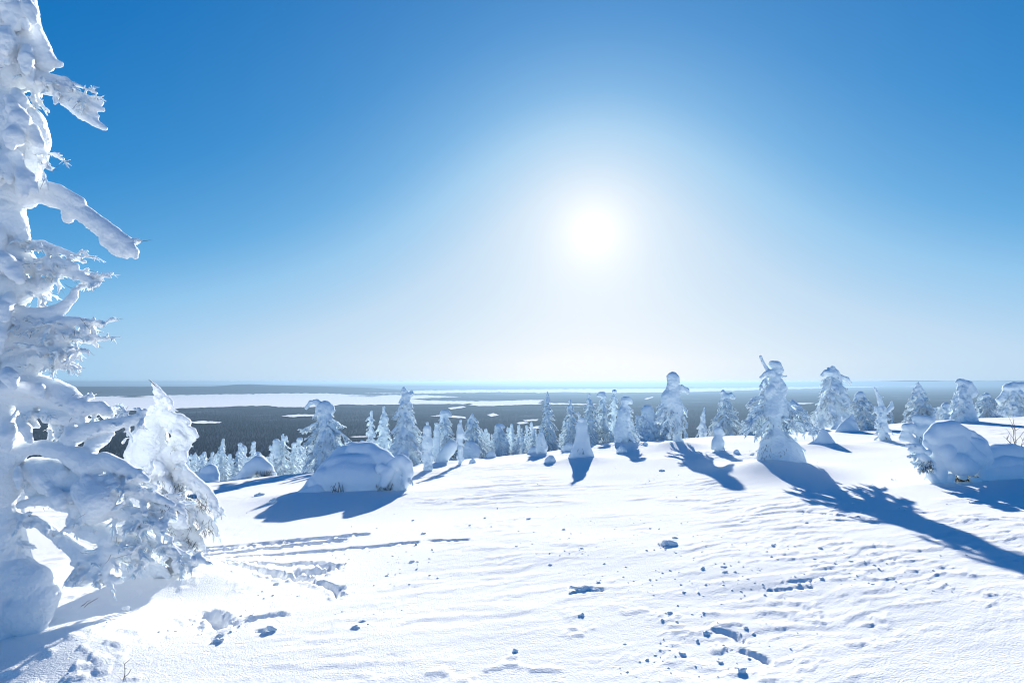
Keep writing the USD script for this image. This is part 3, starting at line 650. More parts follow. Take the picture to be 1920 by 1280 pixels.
hero('snow_post', 'hooded snow-covered stump cone standing alone with a forked blue shadow', 1090, 863, 103,
     [[(1091, 790, 8), (1091, 799, 10), (1091, 808, 9.5)], [(1089, 785, 5), (1088, 783, 3)], [(1091, 808, 10), (1092, 822, 13), (1091, 838, 16), (1090, 850, 19), (1089, 862, 24)], [(1080, 850, 10), (1071, 864, 8)], [(1100, 848, 11), (1108, 862, 9)], [(1083, 845, 9), (1079, 856, 9)]],
     fan=[(1086, 784, 1084, 772, 4, 8, 1.2)], needles=[(1082, 1100, 840, 852, 14, 7, -17)], drift=[(0, 0, 45, 60, 8)], blend=1.0, rough=1.0, trunk=[(1090, 862, 5), (1091, 830, 4), (1091, 795, 2)], cat='tree')

hero('snow_post', 'tiny hat-topped snow post right of the snowman-like spruce', 1347, 848, 104,
     [[(1342, 808, 5), (1347, 806, 6), (1353, 811, 4), (1358, 813, 2)], [(1347, 812, 4), (1347, 818, 6), (1345, 828, 9), (1344, 834, 9)], [(1340, 834, 5), (1336, 841, 2.5)], [(1352, 830, 6), (1354, 838, 3)], [(1347, 830, 8), (1348, 842, 6), (1348, 850, 8)]],
     fan=[(1342, 828, 1336, 840, 5, 7, 1.1), (1350, 828, 1356, 838, 5, 7, 1.1)], drift=[(0, 0, 22, 34, 4)], blend=1.6, rough=.9, h=1.0, trunk=[(1348, 848, 3), (1347, 830, 2), (1347, 812, 1)], cat='tree')

hero('snow_mound', 'low pointed snow cone between the tallest shaggy spruce and the ball-headed spruce', 1544, 836, 105,
     [[(1543, 808, 5), (1544, 816, 9), (1546, 827, 14), (1546, 838, 20)], [(1532, 832, 9), (1518, 838, 7)], [(1556, 832, 10), (1562, 838, 8)], [(1523, 812, 0.5), (1524, 812, .5)]],
     drift=[(0, 0, 45, 60, 6)], blend=1.5, rough=.9, cat='snow mound')
hero('snow_mound', 'leaning snow-covered sapling drift right of the ball-headed spruce', 1590, 811, 106,
     [[(1598, 776, 1.5), (1597, 783, 4), (1592, 792, 8), (1587, 802, 12), (1584, 810, 13)], [(1598, 795, 8), (1602, 808, 9)], [(1578, 806, 8), (1570, 812, 5)]],
     drift=[(0, 0, 30, 40, 4)], blend=1.2, rough=.9, cat='snow mound')
hero('snow_mound', 'small rounded snow hump at the foot of the ball-headed spruce', 1570, 806, 107,
     [[(1572, 792, 5), (1576, 797, 7), (1568, 804, 7), (1560, 807, 4)], [(1582, 800, 6), (1586, 804, 4)]], drift=[(0, 0, 22, 30, 3)], blend=1.2, rough=.8, cat='snow mound')
hero('snow_mound', 'low hump of snow left of the low pointed snow cone', 1526, 815, 108, [[(1520, 815, 5), (1528, 814, 6), (1534, 817, 4)]], blend=2, rough=.6, cat='snow mound')
hero('snow_mound', 'tiny peaked snow heap left of the snowman-like spruce', 1210, 837, 109, [[(1210, 830, 2), (1210, 834, 5), (1210, 839, 8)], [(1202, 838, 4), (1217, 838, 4)]], drift=[(0, 0, 16, 20, 2)], blend=1.5, rough=.6, cat='snow mound')
for k, (x, b, r, lab) in enumerate([(921, 858, 8, 'left one of two rounded snow-capped humps on the crest mid-row'), (938, 853, 10, 'larger right one of two rounded snow-capped humps on the crest mid-row'), (1032, 868, 9, 'round snow boulder left of the hooded snow cone'), (985, 845, 9, 'snow hump under the blunt pale cone spruces'),
                                    (1000, 850, 8, 'snow hump at the edge of the blue shadow left of the stumpy cone'), (1066, 845, 9, 'rounded snow hump tucked left behind the hooded snow cone'), (1166, 849, 8, 'flat snow hump in shade below the beak-headed spruce'), (958, 850, 6, 'smallest snow hump beside the pair of rounded humps'), (1381, 851, 5, 'flat little snow lump right of the hat-topped post'), (886, 868, 5, 'tiny snow lump right of the bare snow stalk')]):
    hero('snow_hump', lab, x, b, 120 + k, [[(x - r * .6, b - r * .5, r * .6), (x + r * .1, b - r * .8, r * .75), (x + r * .6, b - r * .4, r * .55)], [(x - r, b - r * .1, r * .3), (x + r, b, r * .3)]], drift=[(0, 0, 1.8 * r, 2.4 * r, .25 * r)], blend=1.5, rough=.6, h=1.0, cat='snow mound')
hero('leaning_snow_pillar', 'leaning rounded snow lobe on the crest left of the bare snow stalk', 838, 867, 131, [[(848, 835, 9), (842, 842, 11), (832, 856, 10), (824, 866, 9)], [(850, 832, 5), (846, 830, 5)]], drift=[(0, 0, 24, 30, 3)], blend=2, rough=.9, cat='snow mound')
hero('snow_spruce', 'bushy short spruce hump behind the bare snow stalk', 882, ('d', 25), 132, [[(882, 838, 12), (885, 850, 14), (880, 860, 14)], [(872, 845, 7), (893, 842, 7)]], fan=[(880, 838, 868, 850, 6, 10, 1.4), (885, 838, 900, 850, 6, 10, 1.4)], blend=2, cat='tree')

# the great mound and the mushroom bush
hero('snow_mound', 'great smooth domed snow mound over a buried bush with brown twigs at its foot', 660, 929, 110,
     [[(570, 925, 11, 20), (594, 911, 21, 40), (626, 888, 32, 80), (650, 868, 36, 110), (678, 862, 36, 120), (708, 876, 32, 100)], [(622, 880, 18, 130), (642, 860, 22, 150), (664, 850, 24, 150), (690, 858, 22, 140)],
      [(668, 850, 22, 90), (692, 852, 24, 80), (716, 864, 22, 60), (738, 878, 18, 40)], [(660, 846, 14, 130), (682, 842, 15, 130), (700, 850, 13, 120)], [(612, 902, 28, 40), (648, 900, 36, 40), (690, 902, 34, 36), (722, 904, 22, 24)], [(640, 886, 36, 60), (690, 884, 36, 60)],
      [(738, 872, 12, 10), (752, 864, 12, 6), (762, 872, 11, 4), (766, 886, 9, 2), (762, 902, 8, 2), (756, 914, 7, 2)], [(748, 882, 12, 16), (744, 900, 13, 12), (738, 920, 11, 10)], [(726, 890, 11, -2), (720, 906, 8, -6)], [(714, 878, 10, 6), (732, 882, 8, 0)],
      [(594, 922, 13, 10), (568, 926, 9, 4), (548, 931, 5, 0)], [(636, 924, 22, 26), (690, 924, 20, 26)], [(604, 896, 16, 30), (592, 906, 12, 22)]],
     fan=[(757, 878, 772, 902, 8, 10, 1.2), (752, 892, 760, 918, 9, 10, 1.1), (735, 892, 738, 918, 7, 9, 1.1)], needles=[(704, 736, 906, 922, 40, 7, -4), (598, 605, 921, 928, 12, 6, 4), (618, 644, 908, 928, 44, 6, 0)],
     dead=[(622, 928, 630, 905, .8), (632, 930, 636, 904, .8), (640, 929, 634, 903, .7), (646, 929, 642, 908, .7), (708, 921, 720, 902, .8), (724, 921, 718, 900, .7), (730, 921, 736, 905, .7)],
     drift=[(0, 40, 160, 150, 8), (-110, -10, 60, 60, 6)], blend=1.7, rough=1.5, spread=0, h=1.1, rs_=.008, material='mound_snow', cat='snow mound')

hero('snow_bush', 'huge mushroom-shaped snow bush with a dark twiggy hollow beneath it', 1800, 907, 111,
     [[(1748, 820, 15), (1762, 808, 17), (1784, 806, 18), (1802, 814, 16)], [(1760, 826, 22, 6), (1786, 828, 26, 6), (1804, 842, 20, 4)], [(1812, 812, 9, 30), (1822, 815, 9, 30)], [(1832, 822, 9, 26), (1842, 830, 9, 22)], [(1812, 836, 20, 20), (1832, 842, 20, 16), (1840, 856, 18, 10), (1834, 872, 15, 8)],
      [(1752, 838, 11), (1762, 852, 15), (1764, 868, 15), (1760, 884, 13), (1766, 898, 12)], [(1744, 890, 8), (1754, 902, 8)], [(1806, 860, 17, 16), (1818, 872, 16, 10)], [(1784, 866, 16, -10), (1800, 870, 20, -16), (1818, 876, 15, -12)], [(1812, 852, 20, 0), (1828, 862, 18, 0)], [(1772, 846, 18, -6), (1776, 866, 15, -6)], [(1768, 890, 14, 40), (1800, 888, 18, 44), (1832, 892, 16, 40)], [(1780, 862, 16, 20), (1810, 858, 18, 24)], [(1784, 893, 6, -10), (1780, 900, 7, -8), (1786, 908, 5, -10)], [(1822, 897, 5, -8), (1832, 902, 8, -6)], [(1800, 893, 4, -8), (1808, 894, 5, -8)], [(1838, 884, 10, 2), (1842, 900, 8, 0)],
      [(1844, 858, 18, 24), (1868, 852, 20, 30), (1896, 852, 21, 30), (1926, 862, 23, 28), (1960, 880, 26)], [(1856, 876, 16, 10), (1884, 872, 18, 10), (1920, 878, 20, 10)], [(1846, 894, 13, 4), (1868, 886, 16, 4), (1900, 886, 20, 4), (1940, 894, 22, 4)], [(1850, 905, 8, -4), (1890, 908, 11, -4), (1940, 912, 12)], [(1742, 838, 6), (1736, 830, 6)], [(1728, 842, 6), (1716, 838, 6), (1706, 842, 4)], [(1730, 855, 8), (1744, 870, 8)]],
     fan=[(1742, 848, 1708, 844, 12, 8, 2.6), (1742, 856, 1702, 856, 14, 8, 2.6), (1744, 866, 1712, 868, 14, 8, 2.6), (1748, 874, 1722, 880, 12, 8, 2.4), (1752, 882, 1738, 894, 9, 8, 2.2), (1725, 837, 1700, 834, 8, 7, 2.2)],
     needles=[(1782, 1832, 890, 901, 170, 9, 16), (1728, 1752, 862, 884, 90, 8, -10)], dead=[(1782, 906, 1800, 892, 1.2), (1790, 908, 1812, 894, 1.2), (1800, 908, 1806, 890, 1.1), (1812, 908, 1822, 892, 1.2), (1822, 907, 1838, 888, 1.1), (1830, 906, 1836, 892, 1), (1741, 836, 1745, 832, 1.2), (1795, 903, 1830, 897, 1.2)] + [(1783 + 2.6 * k, 908 - (k % 3), 1781 + 2.8 * k + 6 * ((k * 7) % 5 - 2), 891 + (k * 5) % 4, .9 + .1 * (k % 4)) for k in range(19)],
     drift=[(110, 60, 120, 120, 8), (-45, 10, 50, 60, 4)], blend=0.9, rough=1.5, spread=0, h=1.1, rs_=.008, material='mound_snow', cat='bush')
hero('snow_bush', 'cluster of small snow mushrooms left behind the huge mushroom-shaped snow bush', 1712, 838, 112,
     [[(1698, 800, 7), (1708, 799, 7)], [(1704, 806, 6), (1694, 812, 5)], [(1718, 784, 8), (1728, 786, 7), (1722, 796, 6)], [(1736, 787, 8), (1744, 790, 7), (1738, 800, 6)], [(1720, 806, 9), (1732, 804, 9), (1738, 815, 7), (1730, 826, 6)], [(1692, 821, 6), (1700, 820, 6), (1712, 826, 4), (1722, 834, 4)], [(1752, 780, 2), (1744, 790, 4)], [(1724, 812, 6), (1728, 832, 6), (1726, 842, 8)], [(1702, 812, 4), (1716, 828, 4), (1722, 840, 5)], [(1722, 796, 4), (1726, 812, 4)], [(1740, 800, 4), (1736, 814, 4)]],
     needles=[(1722, 1736, 818, 832, 20, 6, -6)], dead=[(1724, 838, 1734, 815, .8), (1730, 838, 1738, 818, .8)], blend=1.8, rough=.8, spread=2, h=1.0, cat='bush')

hero('snow_mound', 'broad peaked snow mound in the left stand, its right side dark with twigs', 485, ('d', 20.5), 141,
     [[(455, 892, 10), (470, 880, 14), (484, 870, 15), (498, 880, 14)], [(484, 853, 3), (488, 862, 9), (494, 874, 12)], [(500, 884, 12), (510, 892, 9)], [(440, 896, 5), (455, 894, 8)]], fan=[(495, 876, 512, 890, 8, 10, 1.3), (488, 880, 500, 898, 8, 10, 1.3)], needles=[(480, 512, 880, 895, 90, 8, -16)], blend=1.4, rough=1.6, rs_=.012, material='mound_snow', cat='snow mound')
hero('snow_mound', 'squat rounded snow mound at the left end of the left stand', 391, ('d', 19.5), 142,
     [[(388, 884, 11), (396, 882, 11), (402, 890, 9)], [(380, 896, 11), (396, 900, 14)], [(402, 900, 8), (404, 892, 5)]], fan=[(400, 890, 406, 904, 5, 8, 1.2)], blend=1.4, rough=1.6, rs_=.012, material='mound_snow', cat='snow mound')

# ------------------------------------------------------------------ the two near trees on the left
def twiggy(specs):
    """specs: (x0, y0, x1, y1, count, length px, radius px, dark tips): rimed twigs standing off the line from (x0, y0) to (x1, y1)."""
    def run(t, foot, u):
        rng = t.rng
        for x0, y0, x1, y1, n, L, r, dark in specs:
            a, b = local(foot, x0, y0, rng.normal(0, 8) * u), local(foot, x1, y1, rng.normal(0, 14) * u)
            d = (b - a) / np.linalg.norm(b - a)
            for k in range(n):
                s = rng.uniform(0, 1.02); p = a + (b - a) * s + rng.normal(0, 2.5 * u, 3)
                dd = d * rng.uniform(.1, 1.1) + rng.normal(0, .6, 3) * [1, 1, .8] + [0, -.35 * rng.random(), -.1]; dd /= np.linalg.norm(dd)
                l = L * u * rng.uniform(.7, 1.9); e = p + dd * l * .55 + rng.normal(0, .08 * l, 3); q = p + dd * l + [0, 0, -.12 * l]
                rr = r * u * rng.uniform(.7, 1.3)
                t.snow.chain([(p, rr * 1.15), (e, rr), (q, rr * .55)], .5 * rr)
                for j in range(3):
                    w = e + (q - e) * rng.uniform(-.4, 1); d2 = dd * .6 + rng.normal(0, .7, 3); d2 /= np.linalg.norm(d2)
                    t.snow.add(w, w + d2 * l * rng.uniform(.2, .42), rr * .75, rr * .4, .4 * rr)
                if rng.random() < .8: t.spray(e, dd + rng.normal(0, .2, 3), l * rng.uniform(.5, .9), rr * .38, 5, .2, 0)
                if rng.random() < dark:
                    d2 = dd + rng.normal(0, .35, 3); d2 /= np.linalg.norm(d2); s3 = np.array([0, .35, .7, 1])[:, None]
                    t.dead.append((q - d2 * l * .15 + d2 * l * rng.uniform(.35, .8) * s3 + rng.normal(0, .02 * l, (4, 3)) * s3, .42 * u * np.array([1.1, .9, .8, .4])))
    return run

BIG = [
    # stem and upper bulges
    [(-70, -200, 60), (-55, -60, 75), (-45, 100, 75), (-45, 260, 78), (-45, 420, 72), (-50, 560, 70), (-60, 700, 80), (-50, 860, 78), (-40, 1000, 70), (-20, 1120, 75), (-10, 1240, 85)],
    [(-20, -90, 60), (12, -30, 52), (24, 20, 46), (38, 62, 44), (58, 92, 40), (84, 114, 24)], [(30, 5, 42), (55, 60, 26), (72, 92, 26)], [(50, 104, 20), (90, 116, 12), (112, 120, 7)], [(20, 90, 46, -20), (30, 140, 40, -10)],
    # first arm: an open hand
    [(10, 120, 45), (50, 140, 30), (85, 158, 22), (120, 172, 17), (150, 186, 14), (174, 195, 9), (189, 193, 6)], [(150, 190, 12), (176, 202, 9), (192, 205, 5)], [(140, 195, 13), (165, 212, 9), (181, 218, 6)], [(128, 192, 14), (152, 212, 11), (176, 228, 9), (198, 241, 4)], [(90, 150, 14), (122, 152, 8), (140, 158, 4)], [(112, 160, 9), (136, 158, 6), (162, 167, 2.5)],
    # bulge under the first arm
    [(0, 190, 46), (22, 222, 52), (40, 252, 52), (46, 285, 44), (38, 320, 38), (20, 350, 44)], [(52, 232, 38), (56, 262, 40), (48, 300, 38)],
    # second arm
    [(0, 370, 52), (40, 362, 34), (75, 362, 24), (105, 370, 22), (135, 386, 22), (162, 405, 20), (188, 424, 20), (212, 440, 19), (234, 456, 17), (246, 472, 13), (254, 483, 6)], [(130, 395, 16), (128, 408, 12)], [(200, 450, 16), (222, 468, 14), (236, 476, 10)], [(240, 456, 10), (256, 452, 5), (266, 451, 2)], [(80, 350, 14), (108, 358, 14), (150, 380, 12)],
    [(10, 405, 42), (28, 430, 28), (40, 445, 16)], [(-5, 470, 50), (25, 485, 40), (48, 495, 24)], [(45, 462, 12), (80, 458, 8), (110, 468, 6), (152, 482, 3)], [(58, 500, 16), (95, 498, 12), (130, 508, 13), (158, 522, 9), (184, 533, 4)], [(90, 490, 8), (120, 492, 8), (140, 500, 8)],
    # horn and twiggy fringe
    [(-10, 550, 46), (25, 548, 36), (50, 540, 22), (84, 532, 14)], [(20, 595, 34), (60, 592, 18), (95, 588, 16), (120, 575, 11), (134, 560, 8), (142, 543, 6)], [(-10, 630, 46), (30, 622, 34), (70, 612, 24), (110, 606, 17), (145, 603, 9), (192, 603, 3)], [(60, 640, 26), (110, 628, 17), (150, 630, 10), (186, 632, 4)], [(25, 660, 34), (75, 652, 22), (120, 652, 13), (150, 658, 5)], [(40, 690, 36), (75, 672, 24), (110, 676, 12), (148, 688, 3)],
    # broad shoulder and the masses below it
    [(0, 720, 50), (45, 728, 40), (82, 736, 34), (112, 744, 30), (136, 756, 22), (160, 765, 15), (190, 762, 11), (206, 772, 7)], [(100, 728, 22), (128, 738, 18), (146, 752, 14)], [(95, 775, 22), (128, 782, 16), (152, 788, 9)], [(-5, 728, 16, -40), (40, 728, 14, -50), (70, 730, 13, -52), (76, 742, 8, -52)], [(60, 765, 15), (58, 790, 8), (72, 800, 4)], [(110, 795, 12), (120, 808, 9)],
    [(-20, 770, 48), (0, 810, 40), (-5, 860, 46), (-10, 920, 46)], [(8, 860, 30), (45, 842, 16), (80, 838, 16), (115, 846, 18), (148, 858, 24), (168, 872, 28)], [(92, 808, 5), (96, 822, 5), (88, 836, 8)],
    [(132, 822, 20), (168, 806, 17), (205, 797, 13), (240, 790, 11), (262, 780, 8), (272, 770, 5)], [(172, 836, 16), (198, 820, 9), (210, 812, 5)],
    [(70, 880, 28), (100, 892, 40), (132, 905, 38), (158, 900, 30)], [(164, 918, 30, -20), (182, 938, 36, -28), (178, 960, 26, -20)], [(150, 975, 26), (182, 995, 26), (206, 1006, 22)], [(-20, 915, 44), (20, 895, 36), (52, 880, 24), (62, 868, 12)], [(5, 960, 30), (14, 1000, 26), (2, 1035, 30)], [(60, 905, 20), (70, 935, 10)],
    [(30, 965, 7), (62, 974, 9), (90, 992, 11), (120, 1014, 15), (152, 1038, 18), (178, 1060, 18)], [(40, 946, 8), (76, 936, 9), (112, 942, 14), (132, 950, 12)],
    [(195, 862, 18), (230, 876, 14), (258, 890, 11), (276, 900, 6)], [(205, 905, 16), (245, 916, 12), (290, 930, 9), (326, 946, 5)], [(212, 955, 17), (262, 964, 12), (298, 984, 6)], [(222, 998, 16), (275, 1008, 11), (320, 1026, 7), (366, 1050, 4)], [(200, 1028, 17), (248, 1034, 10), (288, 1052, 5)], [(184, 1052, 18), (176, 1076, 15), (152, 1090, 9)], [(130, 1094, 7), (160, 1084, 13)], [(196, 1012, 14), (200, 1060, 10), (196, 1084, 7)],
    # the swollen foot
    [(-10, 1075, 52), (30, 1082, 44), (58, 1096, 42), (74, 1122, 38), (66, 1150, 34)], [(40, 1140, 34, -14), (56, 1176, 30, -10), (66, 1205, 30, -6)], [(-10, 1150, 30), (4, 1190, 26), (0, 1240, 40)],
]
def lobes(spots, n, seed, size=(9, 17), droop=(22, 60), front=(38, 72)):
    """Layered pads of snow hanging down the camera side of the stem."""
    rg = np.random.default_rng(seed); out = []
    for k in range(n):
        x0, x1, y0, y1 = spots[int(rg.integers(len(spots)))]
        x, y, r, d, dp = rg.uniform(x0, x1), rg.uniform(y0, y1), rg.uniform(*size), rg.uniform(*droop), -rg.uniform(*front)
        sx = rg.normal(4, 14)
        out.append([(x, y, r * .8, dp + 12), (x + sx * .5, y + d * .45, r, dp), (x + sx, y + d, r * .55, dp - 4)])
    return out
BIG = [BIG[0]] + [[(c[0], c[1], c[2] * (.86 if c[2] > 14 else .95)) + tuple(c[3:]) for c in ch] for ch in BIG[1:]]      # SLIM
hero('snow_spruce', 'huge near spruce caked in snow, two arms outstretched, reaching past the frame top', 10, 1228, 201, BIG + lobes([(-30, 60, -60, 120), (-30, 40, 150, 340), (-30, 30, 400, 700)], 54, 5) + lobes([(-20, 150, 720, 900), (90, 200, 880, 945)], 26, 6, (7, 14), (14, 40), (10, 40)),
     extra=twiggy([(60, 150, 165, 185, 26, 22, 3.2, .15), (30, 95, 70, 180, 14, 26, 3.6, .4), (0, 60, 40, 110, 12, 26, 4, .5), (60, 290, 98, 290, 5, 22, 2.2, .6), (55, 312, 85, 314, 4, 20, 2.2, .6), (20, 300, 50, 340, 8, 24, 3, .4), (150, 410, 240, 470, 10, 14, 2.6, .2), (10, 440, 60, 500, 22, 30, 3.6, .3), (50, 455, 150, 484, 20, 22, 2.6, .4), (60, 496, 178, 530, 30, 22, 3.0, .35), (30, 520, 80, 560, 14, 26, 3.2, .3),
                     (0, 560, 60, 620, 18, 30, 3.6, .25), (70, 605, 190, 604, 30, 22, 2.8, .4), (70, 630, 182, 634, 30, 22, 2.8, .4), (50, 655, 148, 662, 24, 22, 3, .35), (60, 680, 146, 688, 16, 20, 2.6, .5), (20, 690, 60, 720, 12, 26, 3.4, .3), (120, 750, 206, 772, 26, 22, 3.2, .3), (100, 780, 152, 790, 14, 20, 3, .3), (30, 760, 70, 780, 10, 22, 3.4, .2), (80, 790, 120, 806, 8, 18, 3, .4),
                     (170, 808, 270, 778, 18, 18, 3, .2), (60, 870, 70, 900, 8, 20, 3.2, .2), (185, 870, 276, 900, 26, 24, 3.4, .3), (200, 905, 326, 945, 40, 24, 3.4, .3), (205, 950, 300, 985, 34, 26, 3.4, .3), (215, 1000, 366, 1050, 44, 24, 3.0, .25), (190, 1030, 290, 1052, 34, 24, 3.2, .3), (40, 968, 120, 1012, 16, 14, 2.6, .3), (150, 1050, 200, 1085, 18, 20, 3.4, .2), (20, 1000, 40, 1040, 8, 20, 3.2, .2), (130, 950, 210, 1000, 16, 22, 4, .1), (20, 1100, 50, 1170, 6, 18, 3, .3)]),
     needles=[(30, 60, 958, 985, 14, 8, -4), (60, 110, 944, 952, 10, 7, 4), (285, 330, 900, 960, 40, 10, 4), (195, 260, 1010, 1040, 26, 10, 2)],
     dead=[(90, 290, 104, 288, .6), (82, 312, 88, 310, .6), (258, 452, 284, 450, .6), (176, 482, 160, 482, .5), (126, 689, 160, 690, .6), (22, 1112, 30, 1140, .7), (158, 1138, 184, 1120, .8), (152, 1136, 170, 1124, .7)],
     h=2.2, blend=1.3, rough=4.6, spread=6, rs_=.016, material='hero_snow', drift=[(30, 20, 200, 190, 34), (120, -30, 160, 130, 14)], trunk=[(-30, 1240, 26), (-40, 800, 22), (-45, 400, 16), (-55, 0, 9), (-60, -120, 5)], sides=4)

hero('snow_spruce', 'second near spruce under a broad slab of snow, with bent tip and drooping needled branch', 305, 1102, 202,
     [[(284, 714, 1.5), (289, 722, 4), (295, 732, 7), (301, 742, 9), (302, 752, 8)], [(292, 746, 5), (298, 752, 8), (306, 762, 9), (300, 772, 9)], [(312, 748, 7), (320, 756, 6), (324, 762, 3)], [(287, 764, 7), (282, 772, 8)], [(304, 775, 9), (318, 778, 8), (330, 784, 8)],
      [(288, 790, 18), (286, 815, 26), (286, 845, 34), (288, 880, 40), (294, 915, 40), (302, 950, 38)], [(262, 815, 14), (256, 850, 20), (254, 885, 22)], [(306, 960, 36), (310, 1000, 38), (314, 1040, 46), (318, 1085, 54), (312, 1120, 70)],
      [(316, 788, 14), (336, 786, 11), (348, 792, 9), (353, 802, 6)], [(330, 802, 13), (346, 812, 10), (353, 824, 8), (352, 834, 5)], [(336, 826, 13), (346, 842, 9), (344, 852, 5)], [(318, 850, 16), (336, 862, 12)],
      [(318, 866, 16), (338, 880, 13), (354, 896, 12), (370, 910, 12), (385, 922, 11), (398, 938, 9), (408, 956, 5), (410, 966, 3)], [(340, 892, 11), (336, 912, 10), (340, 930, 7)], [(352, 946, 13), (372, 962, 12), (392, 978, 10), (404, 992, 6), (407, 1004, 3)], [(340, 986, 17), (358, 998, 14), (372, 1012, 9), (380, 1022, 5)], [(338, 1024, 18), (354, 1042, 15), (364, 1060, 9)], [(330, 940, 20), (345, 960, 16)],
      [(252, 975, 26), (242, 1010, 22), (236, 1035, 16)], [(270, 1010, 26), (262, 1060, 30)], [(262, 1100, 40), (320, 1098, 44), (360, 1100, 22), (388, 1106, 10)], [(346, 1062, 12), (350, 1086, 13), (362, 1104, 10)], [(268, 905, 24, -16), (276, 935, 26, -20)]] + lobes([(262, 330, 860, 960), (270, 350, 950, 1080)], 34, 7, (6, 12), (12, 34), (28, 62)) + lobes([(318, 352, 790, 880)], 10, 8, (5, 9), (10, 24), (0, 20)),
     extra=twiggy([(300, 960, 340, 1070, 40, 16, 2.6, .35), (262, 930, 300, 960, 18, 14, 2.4, .3), (250, 800, 240, 900, 8, 9, 2, .2), (316, 790, 352, 830, 22, 15, 2.4, .25), (325, 870, 405, 955, 26, 13, 2.2, .1), (345, 945, 405, 1000, 22, 13, 2.2, .15), (335, 985, 378, 1022, 16, 13, 2.2, .2), (245, 960, 300, 1010, 26, 20, 2.8, .3), (240, 1010, 300, 1060, 20, 18, 2.8, .3), (290, 1030, 350, 1060, 16, 16, 2.6, .3), (290, 740, 325, 770, 8, 9, 1.8, .2)]),
     needles=[(343, 392, 925, 958, 190, 15, 2), (348, 400, 972, 1000, 130, 13, 0), (318, 345, 905, 960, 90, 13, -30), (330, 372, 1006, 1030, 80, 12, -6), (290, 330, 920, 1000, 60, 12, -50), (236, 280, 1030, 1062, 60, 12, -30), (310, 330, 800, 850, 26, 9, -10)],
     dead=[(292, 724, 278, 711, .9), (278, 914, 312, 915, .8), (300, 905, 318, 885, .7), (288, 930, 300, 900, .8), (318, 985, 340, 975, .7)],
     h=1.6, blend=1.1, rough=5.0, rs_=.02, spread=3, material='hero_snow', drift=[(20, 10, 150, 170, 26), (70, -10, 90, 90, 14)], trunk=[(306, 1110, 10), (300, 960, 8), (290, 830, 5), (300, 750, 2)])

build_ground()

# ------------------------------------------------------------------ the frosted stand on the slope below the crest, and small spruces between the big ones
def proto(seed, **kw):
    t = Tree(seed); t.spruce(3.0, kw.pop('R', .55), .034, **kw); return t
FORMS = [proto(301, n=36, power=.8, **LACY), proto(302, n=38, power=.7, R=.5, top='twin', droop=.9, **LACY), proto(303, n=30, power=.9, R=.5, core=.4, lump=.08, dens=.8), proto(304, n=40, power=.6, R=.5, top='hook', core=.2, lump=.045, dens=1.6), proto(305, n=24, power=.4, R=.34, core=.4, lump=.09, dens=.8, top='point')]
_first = {}
def stand_tree(k, x, y, H, rz, wide, label, group):
    z = float(fell(x, y)); path = path_for('frosted_spruce')
    p = UsdGeom.Xform.Define(stage, path)
    p.AddTranslateOp().Set(Gf.Vec3d(x, y, z - .05)); p.AddRotateXYZOp().Set(Gf.Vec3f(float(rs.normal(0, 4)), float(rs.normal(0, 5)), rz)); p.AddScaleOp().Set(Gf.Vec3f(H / 3 * wide, H / 3 * wide, H / 3))
    if k in _first:
        p.GetPrim().GetReferences().AddInternalReference(_first[k]); p.GetPrim().SetInstanceable(True)
    else:
        _first[k] = p.GetPath(); FORMS[k].parts(p.GetPrim(), .045, .03, .10, zmin=-.3, rough_scale=1.5)
    tag(p.GetPrim(), label, 'tree', group)
STAND = [('frosted spruce of the slope stand seen through gaps in the two near trees', 'slope stand behind the two near trees'),
         ('frosted spruce of the slope stand between the second near spruce and the peaked mound', 'slope stand left of the peaked mound'),
         ('frosted spruce of the slope stand between the peaked mound and the great mound', 'slope stand right of the peaked mound'),
         ('frosted spruce of the slope stand close behind the great smooth mound', 'slope stand behind the great mound')]
GAPS = [('small frosted spruce round the foot of the tall twin-topped spruce', 'small spruces by the twin-topped spruce'),
        ('small frosted spruce in the gaps near the bare snow stalk', 'small spruces by the bare snow stalk'),
        ('small frosted spruce between the blunt pale cone and the tall thin spire', 'small spruces by the tall thin spire'),
        ('small frosted spruce behind the hooded snow cone and the wide blue shadow', 'small spruces behind the hooded snow cone'),
        ('small frosted spruce between the snowman-like spruce and the tallest shaggy spruce', 'small spruces right of the snowman-like spruce'),
        ('small frosted spruce near the ball-headed spruce and the forked snag', 'small spruces by the ball-headed spruce'),
        ('small frosted spruce on the skyline behind the mushroom-shaped bush', 'small spruces on the right skyline')]
rs = np.random.default_rng(77)
sky_px = np.array([-200, 0, 120, 240, 360, 480, 600, 720, 840, 960, 1080, 1200, 1320, 1440, 1560, 1680, 1800, 1920, 2100]); sky_py = np.array([940, 928, 922, 915, 906, 894, 882, 872, 862, 850, 838, 827, 819, 811, 801, 792, 784, 780, 776])
n = 0
while n < 155:
    px = rs.uniform(320, 650) if n < 130 else rs.uniform(-40, 330); y = float(crest((px - 960) / FPX * 22)) + 2.5 + 34 * rs.random() ** 1.3
    f = foot_at(px, y); top = rs.normal(862, 14) - 6 * (px < 200) if rs.random() < .88 else rs.uniform(818, 850)
    H = local(f, px, top)[2]
    if H < 1.0 or H > 5.2: continue
    stand_tree(int(rs.integers(0, 5)), f[0], f[1], H, rs.uniform(0, 360), rs.uniform(.75, 1.15) * (1.0 if H > 2.2 else 1.25), *STAND[int(np.searchsorted([300, 450, 560], px))]); n += 1
n = 0
